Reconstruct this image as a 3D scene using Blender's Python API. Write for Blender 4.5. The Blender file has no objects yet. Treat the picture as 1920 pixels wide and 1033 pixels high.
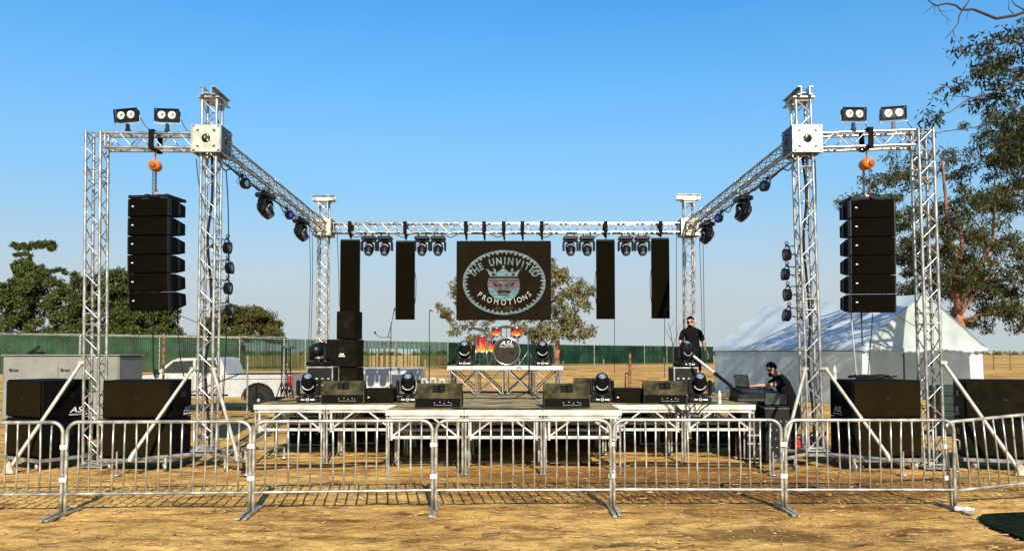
import bpy, bmesh, math, random
import numpy as np
from mathutils import Vector, Matrix, Euler, noise
R = math.radians
random.seed(7); rng = np.random.default_rng(7)
S = bpy.context.scene
C = S.collection

# ------------------------------------------------------------------ camera
F = 1450.0; PITCH = R(2.2); PR = 606.3; CH = 1.88
cam = bpy.data.cameras.new('camera'); co = bpy.data.objects.new('camera', cam); C.objects.link(co)
cam.sensor_width = 36; cam.lens = F / 1920 * 36
cam.shift_y = (PR - 516.5) / 1920
cam.clip_start = 0.1; cam.clip_end = 20000
co.location = (0, 0, CH); co.rotation_euler = (math.pi / 2 + PITCH, 0, 0)
S.camera = co

# ------------------------------------------------------------------ sky, sun, exposure
SUN = Vector((0.17, -1.0, 0.56)).normalized()
w = bpy.data.worlds.new('World'); S.world = w; w.use_nodes = True
nt = w.node_tree; bg = nt.nodes['Background']
sky = nt.nodes.new('ShaderNodeTexSky'); sky.sky_type = 'NISHITA'; sky.sun_disc = False
sky.sun_elevation = math.asin(SUN.z); sky.sun_rotation = math.atan2(SUN.x, SUN.y)
sky.altitude = 0; sky.air_density = 1.5; sky.dust_density = 0.4; sky.ozone_density = 6.0
hs = nt.nodes.new('ShaderNodeHueSaturation'); hs.inputs['Saturation'].default_value = 1.30
hs.inputs['Value'].default_value = 1.0
nt.links.new(sky.outputs[0], hs.inputs['Color'])
# smoke haze lying along the horizon
gc = nt.nodes.new('ShaderNodeTexCoord'); gs = nt.nodes.new('ShaderNodeSeparateXYZ'); nt.links.new(gc.outputs['Generated'], gs.inputs[0])
fr = nt.nodes.new('ShaderNodeValToRGB'); e = fr.color_ramp.elements
e[0].position = 0; e[0].color = (1, 1, 1, 1); e[1].position = .46; e[1].color = (0, 0, 0, 1)
for p_, v_ in ((.08, .96), (.21, .70), (.32, .34)): k_ = e.new(p_); k_.color = (v_, v_, v_, 1)
hc = nt.nodes.new('ShaderNodeValToRGB'); e = hc.color_ramp.elements
e[0].position = 0; e[0].color = (.290, .330, .335, 1); e[1].position = .34; e[1].color = (.13, .265, .46, 1)
k_ = e.new(.08); k_.color = (.285, .335, .375, 1); k_ = e.new(.20); k_.color = (.16, .30, .45, 1)
vm = nt.nodes.new('ShaderNodeVectorMath'); vm.operation = 'SCALE'; vm.inputs['Scale'].default_value = 10.0
wn = nt.nodes.new('ShaderNodeTexNoise'); wn.inputs['Scale'].default_value = 2.2; wn.inputs['Detail'].default_value = 5
wm = nt.nodes.new('ShaderNodeMapping'); wm.inputs['Scale'].default_value = (1, 1, 4); nt.links.new(gc.outputs['Generated'], wm.inputs[0]); nt.links.new(wm.outputs[0], wn.inputs[0])
wa = nt.nodes.new('ShaderNodeMath'); wa.operation = 'MULTIPLY_ADD'; wa.inputs[1].default_value = .07; nt.links.new(wn.outputs[0], wa.inputs[0]); nt.links.new(gs.outputs[2], wa.inputs[2])
ws = nt.nodes.new('ShaderNodeMath'); ws.operation = 'SUBTRACT'; ws.inputs[1].default_value = .035; nt.links.new(wa.outputs[0], ws.inputs[0])
nt.links.new(ws.outputs[0], fr.inputs[0]); nt.links.new(gs.outputs[2], hc.inputs[0]); nt.links.new(hc.outputs[0], vm.inputs[0])
mxs = nt.nodes.new('ShaderNodeMix'); mxs.data_type = 'RGBA'; nt.links.new(fr.outputs[0], mxs.inputs[0]); nt.links.new(hs.outputs[0], mxs.inputs[6]); nt.links.new(vm.outputs[0], mxs.inputs[7])
nt.links.new(mxs.outputs[2], bg.inputs[0])
bg.inputs[1].default_value = 0.097
sl = bpy.data.lights.new('sun', 'SUN'); sl.energy = 5.0; sl.angle = R(0.4); sl.color = (1.0, 0.90, 0.74)
so = bpy.data.objects.new('sun', sl); C.objects.link(so); so.location = (8, -20, 20)
so.rotation_euler = SUN.to_track_quat('Z', 'Y').to_euler()
S.view_settings.view_transform = 'Standard'; S.view_settings.look = 'None'
S.view_settings.exposure = 0.92; S.view_settings.gamma = 1.0
S.cycles.max_bounces = 6; S.cycles.transparent_max_bounces = 8

# ------------------------------------------------------------------ pixel measuring helpers (photo pixels, 1920 wide)
def P(px, py, D):
    x = (px - 960) / F; y = -(py - PR) / F
    d = Vector((x, math.cos(PITCH) - y * math.sin(PITCH), math.sin(PITCH) + y * math.cos(PITCH)))
    return Vector((0, 0, CH)) + d * (D / d.y)
def sstep(a, b, x):
    t = min(1, max(0, (x - a) / (b - a))); return t * t * (3 - 2 * t)
def gz(x, y):
    z = 0.52 * sstep(29, 58, y)
    z += 0.12 * sstep(6.4, 9.0, x) * (1 - sstep(10.2, 11.4, y)) * sstep(7.2, 8.8, y)
    return z

# ------------------------------------------------------------------ mesh builder
def frame(axis, up=None):
    t = Vector(axis).normalized()
    u = Vector(up) if up is not None else (Vector((0, 0, 1)) if abs(t.z) < .95 else Vector((0, 1, 0)))
    a = u.cross(t).normalized(); b = t.cross(a).normalized()
    return a, b, t
class MB:
    def __init__(self): self.v = []; self.f = []; self.s = []
    def add(self, vs, fs, smooth=False, M=None):
        n = len(self.v)
        self.v += [tuple(M @ Vector(p)) if M is not None else tuple(p) for p in vs]
        self.f += [tuple(i + n for i in f) for f in fs]
        self.s += [smooth] * len(fs)
        return self
    def box(self, c, s, M=None, bev=0.0):
        c = Vector(c); h = Vector(s) / 2
        if bev <= 0:
            vs = [c + Vector((x * h.x, y * h.y, z * h.z)) for x in (-1, 1) for y in (-1, 1) for z in (-1, 1)]
            fs = [(0, 1, 3, 2), (4, 6, 7, 5), (0, 4, 5, 1), (2, 3, 7, 6), (0, 2, 6, 4), (1, 5, 7, 3)]
            return self.add(vs, fs, False, M)
        b = min(bev, h.x * .9, h.y * .9, h.z * .9)
        vs = []; idx = {}
        for x in (-1, 1):
            for y in (-1, 1):
                for z in (-1, 1):
                    for k in range(3):
                        e = [h.x - b, h.y - b, h.z - b]; e[k] += b
                        idx[(x, y, z, k)] = len(vs); vs.append(c + Vector((x * e[0], y * e[1], z * e[2])))
        fs = []
        for k in range(3):
            i, j = (k + 1) % 3, (k + 2) % 3
            for sg in (-1, 1):
                def q(a, bb):
                    p = [0, 0, 0]; p[k] = sg; p[i] = a; p[j] = bb; return idx[(p[0], p[1], p[2], k)]
                f = [q(-1, -1), q(1, -1), q(1, 1), q(-1, 1)]
                fs.append(tuple(f if sg > 0 else f[::-1]))
        for k in range(3):
            i, j = (k + 1) % 3, (k + 2) % 3
            for a in (-1, 1):
                for bb in (-1, 1):
                    def q(z, kk):
                        p = [0, 0, 0]; p[k] = z; p[i] = a; p[j] = bb; return idx[(p[0], p[1], p[2], kk)]
                    f = [q(-1, i), q(1, i), q(1, j), q(-1, j)]
                    fs.append(tuple(f if a * bb < 0 else f[::-1]))
        for x in (-1, 1):
            for y in (-1, 1):
                for z in (-1, 1):
                    f = [idx[(x, y, z, 0)], idx[(x, y, z, 1)], idx[(x, y, z, 2)]]
                    fs.append(tuple(f if x * y * z > 0 else f[::-1]))
        return self.add(vs, fs, False, M)
    def bar(self, p, q, r, n=8, r2=None, M=None):
        p = Vector(p); q = Vector(q); r2 = r if r2 is None else r2
        if (q - p).length < 1e-6: return self
        a, b, t = frame(q - p)
        cs = [(math.cos(2 * math.pi * i / n), math.sin(2 * math.pi * i / n)) for i in range(n)]
        vs = [p + (a * c + b * s) * r for c, s in cs] + [q + (a * c + b * s) * r2 for c, s in cs]
        fs = [(i, (i + 1) % n, n + (i + 1) % n, n + i) for i in range(n)]
        self.add(vs, fs, n > 4, M)
        self.add(vs[:n], [tuple(range(n))[::-1]], False, M); self.add(vs[n:], [tuple(range(n))], False, M)
        return self
    def tube(self, pts, r, n=6, M=None, closed=False):
        pts = [Vector(p) for p in pts]; m = len(pts); vs = []; prev = None
        rr = r if hasattr(r, '__len__') else [r] * m
        for i, p in enumerate(pts):
            if closed: t = pts[(i + 1) % m] - pts[i - 1]
            else: t = pts[min(i + 1, m - 1)] - pts[max(i - 1, 0)]
            t.normalize()
            if prev is None: a, b, _ = frame(t)
            else:
                a = prev - t * prev.dot(t)
                if a.length < 1e-5: a = frame(t)[0]
                a.normalize(); b = t.cross(a)
            prev = a
            vs += [p + (a * math.cos(2 * math.pi * k / n) + b * math.sin(2 * math.pi * k / n)) * rr[i] for k in range(n)]
        fs = []
        for i in range(m if closed else m - 1):
            j = (i + 1) % m
            fs += [(i * n + k, i * n + (k + 1) % n, j * n + (k + 1) % n, j * n + k) for k in range(n)]
        if not closed: fs += [tuple(range(n))[::-1], tuple((m - 1) * n + k for k in range(n))]
        return self.add(vs, fs, True, M)
    def lathe(self, prof, n=16, M=None, smooth=True):
        vs = []; m = len(prof)
        for r, z in prof:
            vs += [(r * math.cos(2 * math.pi * k / n), r * math.sin(2 * math.pi * k / n), z) for k in range(n)]
        fs = []
        for i in range(m - 1):
            fs += [(i * n + k, i * n + (k + 1) % n, (i + 1) * n + (k + 1) % n, (i + 1) * n + k) for k in range(n)]
        self.add(vs, fs, smooth, M)
        self.add(vs[:n], [tuple(range(n))[::-1]], False, M); self.add(vs[-n:], [tuple(range(n))], False, M)
        return self
    def prism(self, poly, y0, y1, M=None):
        """polygon in x,z swept along y"""
        n = len(poly)
        vs = [(x, y0, z) for x, z in poly] + [(x, y1, z) for x, z in poly]
        fs = [tuple(range(n)), tuple(range(2 * n - 1, n - 1, -1))] + [(i, n + i, n + (i + 1) % n, (i + 1) % n) for i in range(n)]
        return self.add(vs, fs, False, M)
    def build(self, name, m, parent=None):
        me = bpy.data.meshes.new(name); me.from_pydata(self.v, [], self.f)
        me.polygons.foreach_set('use_smooth', self.s)
        me.materials.append(m)
        bm = bmesh.new(); bm.from_mesh(me); bmesh.ops.recalc_face_normals(bm, faces=bm.faces); bm.to_mesh(me); bm.free()
        o = bpy.data.objects.new(name, me); C.objects.link(o)
        if parent is not None: o.parent = parent
        return o
def T(loc=(0, 0, 0), rx=0, ry=0, rz=0, s=1):
    return Matrix.LocRotScale(Vector(loc), Euler((R(rx), R(ry), R(rz))), Vector((s, s, s)) if not hasattr(s, '__len__') else Vector(s))
def axis_mat(p, d, up=None):
    a, b, t = frame(d, up); M = Matrix((a, b, t)).transposed().to_4x4(); M.translation = Vector(p); return M
def tag(o, label=None, cat=None, group=None, kind=None):
    if label: o['label'] = label
    if cat: o['category'] = cat
    if group: o['group'] = group
    if kind: o['kind'] = kind
    return o
def thing(name, label, cat, loc=(0, 0, 0), rz=0, group=None, rx=0, ry=0):
    o = bpy.data.objects.new(name, None); C.objects.link(o); o.empty_display_size = .1
    o.location = loc; o.rotation_euler = (R(rx), R(ry), R(rz)); return tag(o, label, cat, group)
KIDS = {}
def copy_tree(o, loc=None, rot=None, label=None, group=None, parent=None):
    c = o.copy(); C.objects.link(c); c.parent = parent
    if loc is not None: c.location = loc
    if rot is not None: c.rotation_euler = tuple(R(a) for a in rot)
    if label: c['label'] = label
    if group: c['group'] = group
    for ch in [x for x in bpy.data.objects if x.parent == o]: copy_tree(ch, parent=c)
    return c

# ------------------------------------------------------------------ materials
def pm(name, col, rough=.5, metal=0.0, var=.18, scale=9.0, bump=0.0, bscale=40.0, detail=4, spec=.5, emit=None, stretch=None, col2=None, lo=.35, hi=.7):
    col = tuple(c * .76 for c in col); col2 = tuple(c * .76 for c in col2) if col2 else None
    m = bpy.data.materials.new(name); m.use_nodes = True; n = m.node_tree; b = n.nodes['Principled BSDF']
    b.inputs['Roughness'].default_value = rough; b.inputs['Metallic'].default_value = metal
    b.inputs['Specular IOR Level'].default_value = spec
    tc = n.nodes.new('ShaderNodeTexCoord'); src = tc.outputs['Object']
    if stretch:
        mp = n.nodes.new('ShaderNodeMapping'); mp.inputs['Scale'].default_value = stretch
        n.links.new(src, mp.inputs[0]); src = mp.outputs[0]
    nz = n.nodes.new('ShaderNodeTexNoise'); nz.inputs['Scale'].default_value = scale; nz.inputs['Detail'].default_value = detail
    n.links.new(src, nz.inputs['Vector'])
    cr = n.nodes.new('ShaderNodeValToRGB'); cr.color_ramp.elements[0].position = lo; cr.color_ramp.elements[1].position = hi
    c2 = col2 or tuple(c * (1 - var * 1.6) for c in col)
    cr.color_ramp.elements[0].color = (*c2, 1); cr.color_ramp.elements[1].color = (*[min(1, c * (1 + var * .5)) for c in col], 1)
    n.links.new(nz.outputs['Fac'], cr.inputs[0]); n.links.new(cr.outputs[0], b.inputs['Base Color'])
    mr = n.nodes.new('ShaderNodeMapRange'); mr.inputs['To Min'].default_value = max(0, rough - .1); mr.inputs['To Max'].default_value = min(1, rough + .12)
    n.links.new(nz.outputs['Fac'], mr.inputs[0]); n.links.new(mr.outputs[0], b.inputs['Roughness'])
    if bump:
        n2 = n.nodes.new('ShaderNodeTexNoise'); n2.inputs['Scale'].default_value = bscale; n.links.new(src, n2.inputs['Vector'])
        bp = n.nodes.new('ShaderNodeBump'); bp.inputs['Strength'].default_value = bump; bp.inputs['Distance'].default_value = .02
        n.links.new(n2.outputs['Fac'], bp.inputs['Height']); n.links.new(bp.outputs[0], b.inputs['Normal'])
    if emit:
        b.inputs['Emission Color'].default_value = (*emit[:3], 1); b.inputs['Emission Strength'].default_value = emit[3]
    return m
def leafmat(name, stops, rough=.55, trans=.25):
    m = bpy.data.materials.new(name); m.use_nodes = True; n = m.node_tree; b = n.nodes['Principled BSDF']; out = n.nodes['Material Output']
    g = n.nodes.new('ShaderNodeNewGeometry'); cr = n.nodes.new('ShaderNodeValToRGB')
    e = cr.color_ramp.elements
    e[0].position = 0; e[0].color = (*stops[0], 1); e[1].position = 1; e[1].color = (*stops[-1], 1)
    for i, c in enumerate(stops[1:-1]):
        k = e.new((i + 1) / (len(stops) - 1)); k.color = (*c, 1)
    n.links.new(g.outputs['Random Per Island'], cr.inputs[0]); n.links.new(cr.outputs[0], b.inputs['Base Color'])
    b.inputs['Roughness'].default_value = rough; b.inputs['Specular IOR Level'].default_value = .12
    tr = n.nodes.new('ShaderNodeBsdfTranslucent'); n.links.new(cr.outputs[0], tr.inputs[0])
    mx = n.nodes.new('ShaderNodeMixShader'); mx.inputs[0].default_value = trans
    n.links.new(b.outputs[0], mx.inputs[1]); n.links.new(tr.outputs[0], mx.inputs[2]); n.links.new(mx.outputs[0], out.inputs[0])
    return m
M = dict(
 alu=pm('truss_aluminium', (.60, .59, .54), .30, .72, .3, 6, .05, 60),
 alu_plate=pm('plate_aluminium', (.62, .58, .45), .42, .35, .2, 9, .04, 70),
 galv=pm('galvanised_steel', (.60, .585, .50), .34, .6, .35, 7, .06, 60),
 zinc_white=pm('white_zinc_tag', (.82, .81, .76), .5, .1, .12, 8),
 deck_alu=pm('deck_edge_aluminium', (.62, .61, .55), .42, .3, .2, 5, .05, 50),
 deck=pm('dark_plywood_deck', (.44, .345, .165), .75, 0, .55, 2.6, .2, 30, 6, stretch=(1, 3, 1), spec=.08),
 black=pm('black_paint', (.007, .0065, .006), .55, 0, .4, 12, .12, 160, spec=.18),
 plastic=pm('black_plastic', (.006, .006, .0065), .38, 0, .3, 9, spec=.3),
 rubber=pm('black_rubber', (.010, .0095, .009), .75, 0, .3, 14, .1, spec=.2),
 cable=pm('black_cable', (.007, .007, .007), .6, 0, .2, 8, spec=.2),
 strap=pm('black_webbing', (.007, .0065, .006), .85, 0, .3, 30, spec=.1),
 grille=pm('perforated_grille', (.0042, .0030, .0009), .8, 0, .3, 5, .35, 420, 5, spec=.03),
 wedge_paint=pm('dusty_black_texture', (.098, .083, .036), .78, 0, .5, 4, .25, 220, 6, spec=.12),
 spk=pm('speaker_cabinet', (.0095, .0074, .0030), .7, 0, .35, 6, .2, 200, spec=.04),
 cabinet=pm('black_cabinet', (.0026, .0025, .0024), .6, 0, .4, 7, .2, 180, spec=.07),
 led=pm('led_panel', (.0098, .0072, .0028), .7, 0, .2, 3, .2, 500, spec=.03),
 banner=pm('banner_panel', (.0040, .0031, .0008), .75, 0, .2, 3, .2, 500, spec=.02),
 emblem=pm('lit_emblem_pale', (.13, .17, .165), .6, 0, .5, 3, stretch=(1, 1, 9), spec=.1, emit=(.13, .17, .16, .25)),
 emblem_white=pm('lit_emblem_white', (.36, .36, .32), .6, 0, .2, 5, spec=.1, emit=(.4, .4, .36, .2)),
 emblem_blue=pm('lit_emblem_blue', (.10, .19, .21), .6, 0, .5, 4, stretch=(1, 1, 9), spec=.1, emit=(.1, .19, .21, .25)),
 emblem_mauve=pm('lit_emblem_mauve', (.10, .085, .088), .6, 0, .4, 4, stretch=(1, 1, 9), spec=.1, emit=(.1, .085, .088, .2)),
 emblem_dark=pm('lit_emblem_dark', (.012, .009, .006), .6, 0, .2, 4, spec=.1),
 emblem_red=pm('lit_emblem_red', (.09, .045, .035), .6, 0, .2, 4, spec=.1),
 logo=pm('white_lettering', (.78, .78, .76), .5, 0, .05, 4),
 lens=pm('lamp_lens', (.20, .28, .34), .1, 0, .4, 30),
 reflector=pm('lamp_reflector', (.85, .83, .76), .25, .35, .3, 18),
 bezel=pm('grey_bezel', (.55, .56, .56), .35, .3, .2, 20),
 purple=pm('blue_led_lens', (.05, .03, .42), .2, 0, .6, 60, emit=(.06, .03, .6, .35)),
 orange=pm('orange_enamel', (.80, .20, .02), .35, 0, .15, 9),
 red=pm('red_plastic', (.50, .02, .02), .4, 0, .2, 9),
 chain=pm('dark_chain', (.10, .095, .09), .45, .6, .3, 40),
 white_paint=pm('white_vehicle_paint', (.52, .52, .50), .3, 0, .1, 3),
 gen=pm('grey_green_enamel', (.215, .222, .188), .5, 0, .12, 3),
 glass=pm('dark_glass', (.02, .028, .03), .07, 0, .1, 3, spec=.8),
 rust=pm('rusty_steel', (.36, .14, .05), .8, .2, .6, 7, .2, 30),
 green_slat=pm('green_fence_slat', (.016, .062, .018), .65, 0, .4, .9, .1, 20, spec=.15),
 green_dark=pm('dark_green_screen', (.006, .034, .018), .8, 0, .4, .7, .1, 20, spec=.1),
 green_plastic=pm('dark_green_plastic', (.012, .034, .024), .5, 0, .25, 6, spec=.25),
 mat_green=pm('dark_green_mat', (.010, .019, .007), .95, 0, .5, 9, .5, 60, spec=.05),
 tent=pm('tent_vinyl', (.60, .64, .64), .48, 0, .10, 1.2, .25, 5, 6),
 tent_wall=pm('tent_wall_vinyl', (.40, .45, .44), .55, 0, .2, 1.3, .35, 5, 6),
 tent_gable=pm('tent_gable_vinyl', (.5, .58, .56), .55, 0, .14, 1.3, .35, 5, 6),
 skin=pm('skin', (.48, .25, .15), .55, 0, .1, 20),
 cloth=pm('black_cotton', (.006, .006, .0065), .9, 0, .3, 12, .2, 60, spec=.1),
 hair=pm('black_hair', (.006, .005, .004), .9, 0, .3, 60, .5, 200, spec=.04),
 drum=pm('orange_flame_lacquer', (.75, .22, .025), .22, 0, .6, 3, detail=3, stretch=(3, 3, 1.0), col2=(.35, .02, .012)),
 drum_red=pm('red_lacquer', (.09, .012, .010), .2, 0, .3, 4),
 drum_head=pm('black_drum_head', (.022, .017, .010), .5, 0, .2, 6, spec=.15),
 drum_white=pm('white_drum_head', (.75, .74, .70), .5, 0, .1, 8),
 chrome=pm('chrome', (.8, .8, .8), .16, 1, .1, 9),
 brass=pm('bronze_cymbal', (.60, .40, .14), .28, .9, .2, 20),
 screen=pm('laptop_screen', (.10, .11, .10), .25, 0, .4, 9, emit=(.1, .11, .1, .12)),
 water=pm('clear_plastic_bottle', (.65, .75, .80), .12, 0, .2, 20),
 plate_dark=pm('dark_grey_plate', (.10, .11, .11), .5, .3, .3, 9, spec=.3),  # sleeve side plates: their shade is put into this darker grey
 sub_grille=pm('subwoofer_grille', (.0130, .0090, .0026), .8, 0, .16, 2.2, .35, 300, 6, spec=.03),
 mesh_wire=pm('dull_wire', (.075, .10, .07), .6, .2, .3, 7),
 twig=pm('dry_twig', (.14, .085, .045), .85, 0, .4, 20, .3),
 bark=pm('eucalyptus_bark', (.34, .15, .075), .9, 0, .6, 1.6, .4, 9, 6, col2=(.07, .042, .028)),
 bark_dark=pm('dark_bark', (.085, .06, .042), .9, 0, .4, 3, .4, 14),
 bark_bare=pm('bare_branch', (.040, .028, .022), .9, 0, .3, 3, .3, 14),
 wood=pm('weathered_wood', (.30, .20, .11), .85, 0, .3, 6, .2, stretch=(1, 1, .2)),
)
def leaf(*a, **k): return leafmat(*a, **k)
M['leaf_euc'] = leaf('eucalyptus_leaf', [(.015, .022, .007), (.046, .058, .017), (.105, .092, .032), (.028, .040, .012)])
M['leaf_near'] = leaf('dark_leaf', [(.014, .020, .008), (.028, .036, .014), (.055, .052, .022)])  # darker leaf colours for the nearer eucalyptus
M['leaf_cyp'] = leaf('cypress_foliage', [(.016, .026, .006), (.046, .062, .013), (.085, .095, .026), (.022, .034, .008)], trans=.08)
M['leaf_olive'] = leaf('olive_foliage', [(.038, .044, .012), (.075, .075, .022), (.11, .095, .030)])
M['leaf_dry'] = leaf('dry_pale_leaf', [(.050, .058, .020), (.115, .110, .042), (.21, .18, .080), (.075, .075, .028)])

def flame_material():
    m = bpy.data.materials.new('flame_lacquer'); m.use_nodes = True; n = m.node_tree; b = n.nodes['Principled BSDF']; b.inputs['Roughness'].default_value = .22
    tc = n.nodes.new('ShaderNodeTexCoord'); mp = n.nodes.new('ShaderNodeMapping'); mp.inputs['Scale'].default_value = (14, 14, 4); n.links.new(tc.outputs['Object'], mp.inputs[0])
    nz = n.nodes.new('ShaderNodeTexNoise'); nz.inputs['Scale'].default_value = 1.0; n.links.new(mp.outputs[0], nz.inputs[0])
    sp = n.nodes.new('ShaderNodeSeparateXYZ'); n.links.new(tc.outputs['Generated'], sp.inputs[0])
    ad = n.nodes.new('ShaderNodeMath'); ad.operation = 'MULTIPLY_ADD'; ad.inputs[1].default_value = .75; n.links.new(nz.outputs[0], ad.inputs[0]); n.links.new(sp.outputs[2], ad.inputs[2])
    cr = n.nodes.new('ShaderNodeValToRGB'); e = cr.color_ramp.elements; e[0].position = .35; e[0].color = (.80, .38, .05, 1); e[1].position = .98; e[1].color = (.22, .012, .008, 1)
    k = e.new(.62); k.color = (.72, .13, .012, 1); n.links.new(ad.outputs[0], cr.inputs[0]); n.links.new(cr.outputs[0], b.inputs['Base Color']); return m
M['drum'] = flame_material()

for k, f, c in (('tent', .34, (.56, .645, .69)), ('tent_wall', .60, (.72, .83, .84)), ('tent_gable', .40, (.50, .58, .56))):  # one white vinyl: gable's shade in its darker colour, shaded wall painted paler
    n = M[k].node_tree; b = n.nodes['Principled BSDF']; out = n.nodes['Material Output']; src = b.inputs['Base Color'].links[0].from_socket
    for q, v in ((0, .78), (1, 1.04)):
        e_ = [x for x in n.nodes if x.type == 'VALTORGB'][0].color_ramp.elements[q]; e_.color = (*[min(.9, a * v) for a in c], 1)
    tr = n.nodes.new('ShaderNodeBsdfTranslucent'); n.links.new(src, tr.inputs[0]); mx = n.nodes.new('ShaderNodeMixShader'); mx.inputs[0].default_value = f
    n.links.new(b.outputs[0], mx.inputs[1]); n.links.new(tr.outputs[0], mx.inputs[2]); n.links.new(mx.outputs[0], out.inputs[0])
# ------------------------------------------------------------------ ground: one sheet to the horizon
def ground_material():
    m = bpy.data.materials.new('dry_dirt'); m.use_nodes = True; n = m.node_tree; b = n.nodes['Principled BSDF']; L = n.links.new
    b.inputs['Roughness'].default_value = .95; b.inputs['Specular IOR Level'].default_value = .15
    tc = n.nodes.new('ShaderNodeTexCoord')
    def nz(scale, det, st=(1, 1, 1), rough=.55, dist=0):
        mp = n.nodes.new('ShaderNodeMapping'); mp.inputs['Scale'].default_value = st; L(tc.outputs['Object'], mp.inputs[0])
        x = n.nodes.new('ShaderNodeTexNoise'); x.inputs['Scale'].default_value = scale; x.inputs['Detail'].default_value = det
        x.inputs['Roughness'].default_value = rough; x.inputs['Distortion'].default_value = dist; L(mp.outputs[0], x.inputs[0]); return x
    def ramp(src, stops):
        r = n.nodes.new('ShaderNodeValToRGB'); e = r.color_ramp.elements
        e[0].position = stops[0][0]; e[0].color = (*stops[0][1], 1); e[1].position = stops[-1][0]; e[1].color = (*stops[-1][1], 1)
        for p, c in stops[1:-1]: e.new(p).color = (*c, 1)
        L(src.outputs[0], r.inputs[0]); return r
    def mix(f, a, c, mode='MIX', fac=None):
        x = n.nodes.new('ShaderNodeMix'); x.data_type = 'RGBA'; x.blend_type = mode
        if f is not None: L(f.outputs[0], x.inputs[0])
        else: x.inputs[0].default_value = fac
        L(a, x.inputs[6]); L(c, x.inputs[7]); return x
    big = ramp(nz(.35, 5, (.6, 1, 1)), [(.32, (.27, .145, .038)), (.5, (.455, .274, .082)), (.70, (.60, .380, .118))])
    med = ramp(nz(3.2, 8, (.42, 1, 1), .66, .4), [(.37, (.27, .18, .085)), (.47, (.84, .80, .72)), (.60, (1.32, 1.32, 1.26))])
    fine = ramp(nz(26, 6, (.45, 1, 1), .7), [(.36, (.55, .50, .44)), (.52, (1, 1, 1)), (.68, (1.3, 1.28, 1.2))])
    a = mix(None, big.outputs[0], med.outputs[0], 'MULTIPLY', .85)
    a = mix(None, a.outputs[2], fine.outputs[0], 'MULTIPLY', .75)
    # straw and chips of bark lying in the dirt
    straw = ramp(nz(9, 4, (.28, 1.6, 1), .7, 1.2), [(.60, (0, 0, 0)), (.70, (1, 1, 1))])
    sc = n.nodes.new('ShaderNodeRGB'); sc.outputs[0].default_value = (.62, .46, .23, 1)
    a = mix(straw, a.outputs[2], sc.outputs[0])
    chip = ramp(nz(13, 3, (.5, 1.4, 1), .6, .8), [(.665, (0, 0, 0)), (.70, (1, 1, 1))])
    cc = n.nodes.new('ShaderNodeRGB'); cc.outputs[0].default_value = (.08, .04, .016, 1)
    a = mix(chip, a.outputs[2], cc.outputs[0])
    # darker brown patch with a noisy edge in front of the right-hand barriers
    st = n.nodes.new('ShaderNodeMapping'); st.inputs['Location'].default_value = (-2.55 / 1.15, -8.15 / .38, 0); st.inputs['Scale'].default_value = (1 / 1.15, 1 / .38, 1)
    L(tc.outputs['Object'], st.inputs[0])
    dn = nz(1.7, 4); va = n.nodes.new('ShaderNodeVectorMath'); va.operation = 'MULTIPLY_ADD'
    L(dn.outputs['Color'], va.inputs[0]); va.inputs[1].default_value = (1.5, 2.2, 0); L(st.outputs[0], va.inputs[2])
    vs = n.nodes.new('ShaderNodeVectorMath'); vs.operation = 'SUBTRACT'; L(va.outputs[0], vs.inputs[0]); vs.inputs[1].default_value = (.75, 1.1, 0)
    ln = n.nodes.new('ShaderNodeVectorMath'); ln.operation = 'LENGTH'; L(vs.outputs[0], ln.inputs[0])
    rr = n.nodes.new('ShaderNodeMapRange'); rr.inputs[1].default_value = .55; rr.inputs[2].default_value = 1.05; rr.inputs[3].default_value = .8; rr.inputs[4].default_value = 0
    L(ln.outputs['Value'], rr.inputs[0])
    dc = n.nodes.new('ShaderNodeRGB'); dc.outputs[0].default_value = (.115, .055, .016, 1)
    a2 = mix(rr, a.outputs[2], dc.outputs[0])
    # ground colour multiplied darker and browner between the barriers and the stage
    s2 = n.nodes.new('ShaderNodeMapping'); s2.inputs['Location'].default_value = (-2.6 / 5.2, -11.3 / 2.1, 0); s2.inputs['Scale'].default_value = (1 / 5.2, 1 / 2.1, 1); L(tc.outputs['Object'], s2.inputs[0])
    d2 = nz(.9, 6); v2 = n.nodes.new('ShaderNodeVectorMath'); v2.operation = 'MULTIPLY_ADD'; L(d2.outputs['Color'], v2.inputs[0]); v2.inputs[1].default_value = (.9, 1.4, 0); L(s2.outputs[0], v2.inputs[2])
    w2 = n.nodes.new('ShaderNodeVectorMath'); w2.operation = 'SUBTRACT'; L(v2.outputs[0], w2.inputs[0]); w2.inputs[1].default_value = (.45, .7, 0)
    l2 = n.nodes.new('ShaderNodeVectorMath'); l2.operation = 'LENGTH'; L(w2.outputs[0], l2.inputs[0])
    r2 = n.nodes.new('ShaderNodeMapRange'); r2.inputs[1].default_value = .55; r2.inputs[2].default_value = 1.15; r2.inputs[3].default_value = .85; r2.inputs[4].default_value = 0; L(l2.outputs['Value'], r2.inputs[0])
    c2 = n.nodes.new('ShaderNodeRGB'); c2.outputs[0].default_value = (.44, .34, .26, 1)
    a2 = mix(r2, a2.outputs[2], c2.outputs[0], 'MULTIPLY')
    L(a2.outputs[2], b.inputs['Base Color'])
    h1 = nz(5.5, 8, (.5, 1, 1), .68, .3); h2 = nz(38, 4, (.6, 1, 1), .7)
    ad = n.nodes.new('ShaderNodeMath'); ad.operation = 'MULTIPLY_ADD'; L(h2.outputs[0], ad.inputs[0]); ad.inputs[1].default_value = .28; L(h1.outputs[0], ad.inputs[2])
    bp = n.nodes.new('ShaderNodeBump'); bp.inputs['Strength'].default_value = .6; bp.inputs['Distance'].default_value = .07
    L(ad.outputs[0], bp.inputs['Height']); L(bp.outputs[0], b.inputs['Normal'])
    return m
def spread(lo, hi, step, grow, far):
    a = list(np.arange(lo, hi, step)); s = step
    while a[-1] < far: s *= grow; a.append(a[-1] + s)
    return a
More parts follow.
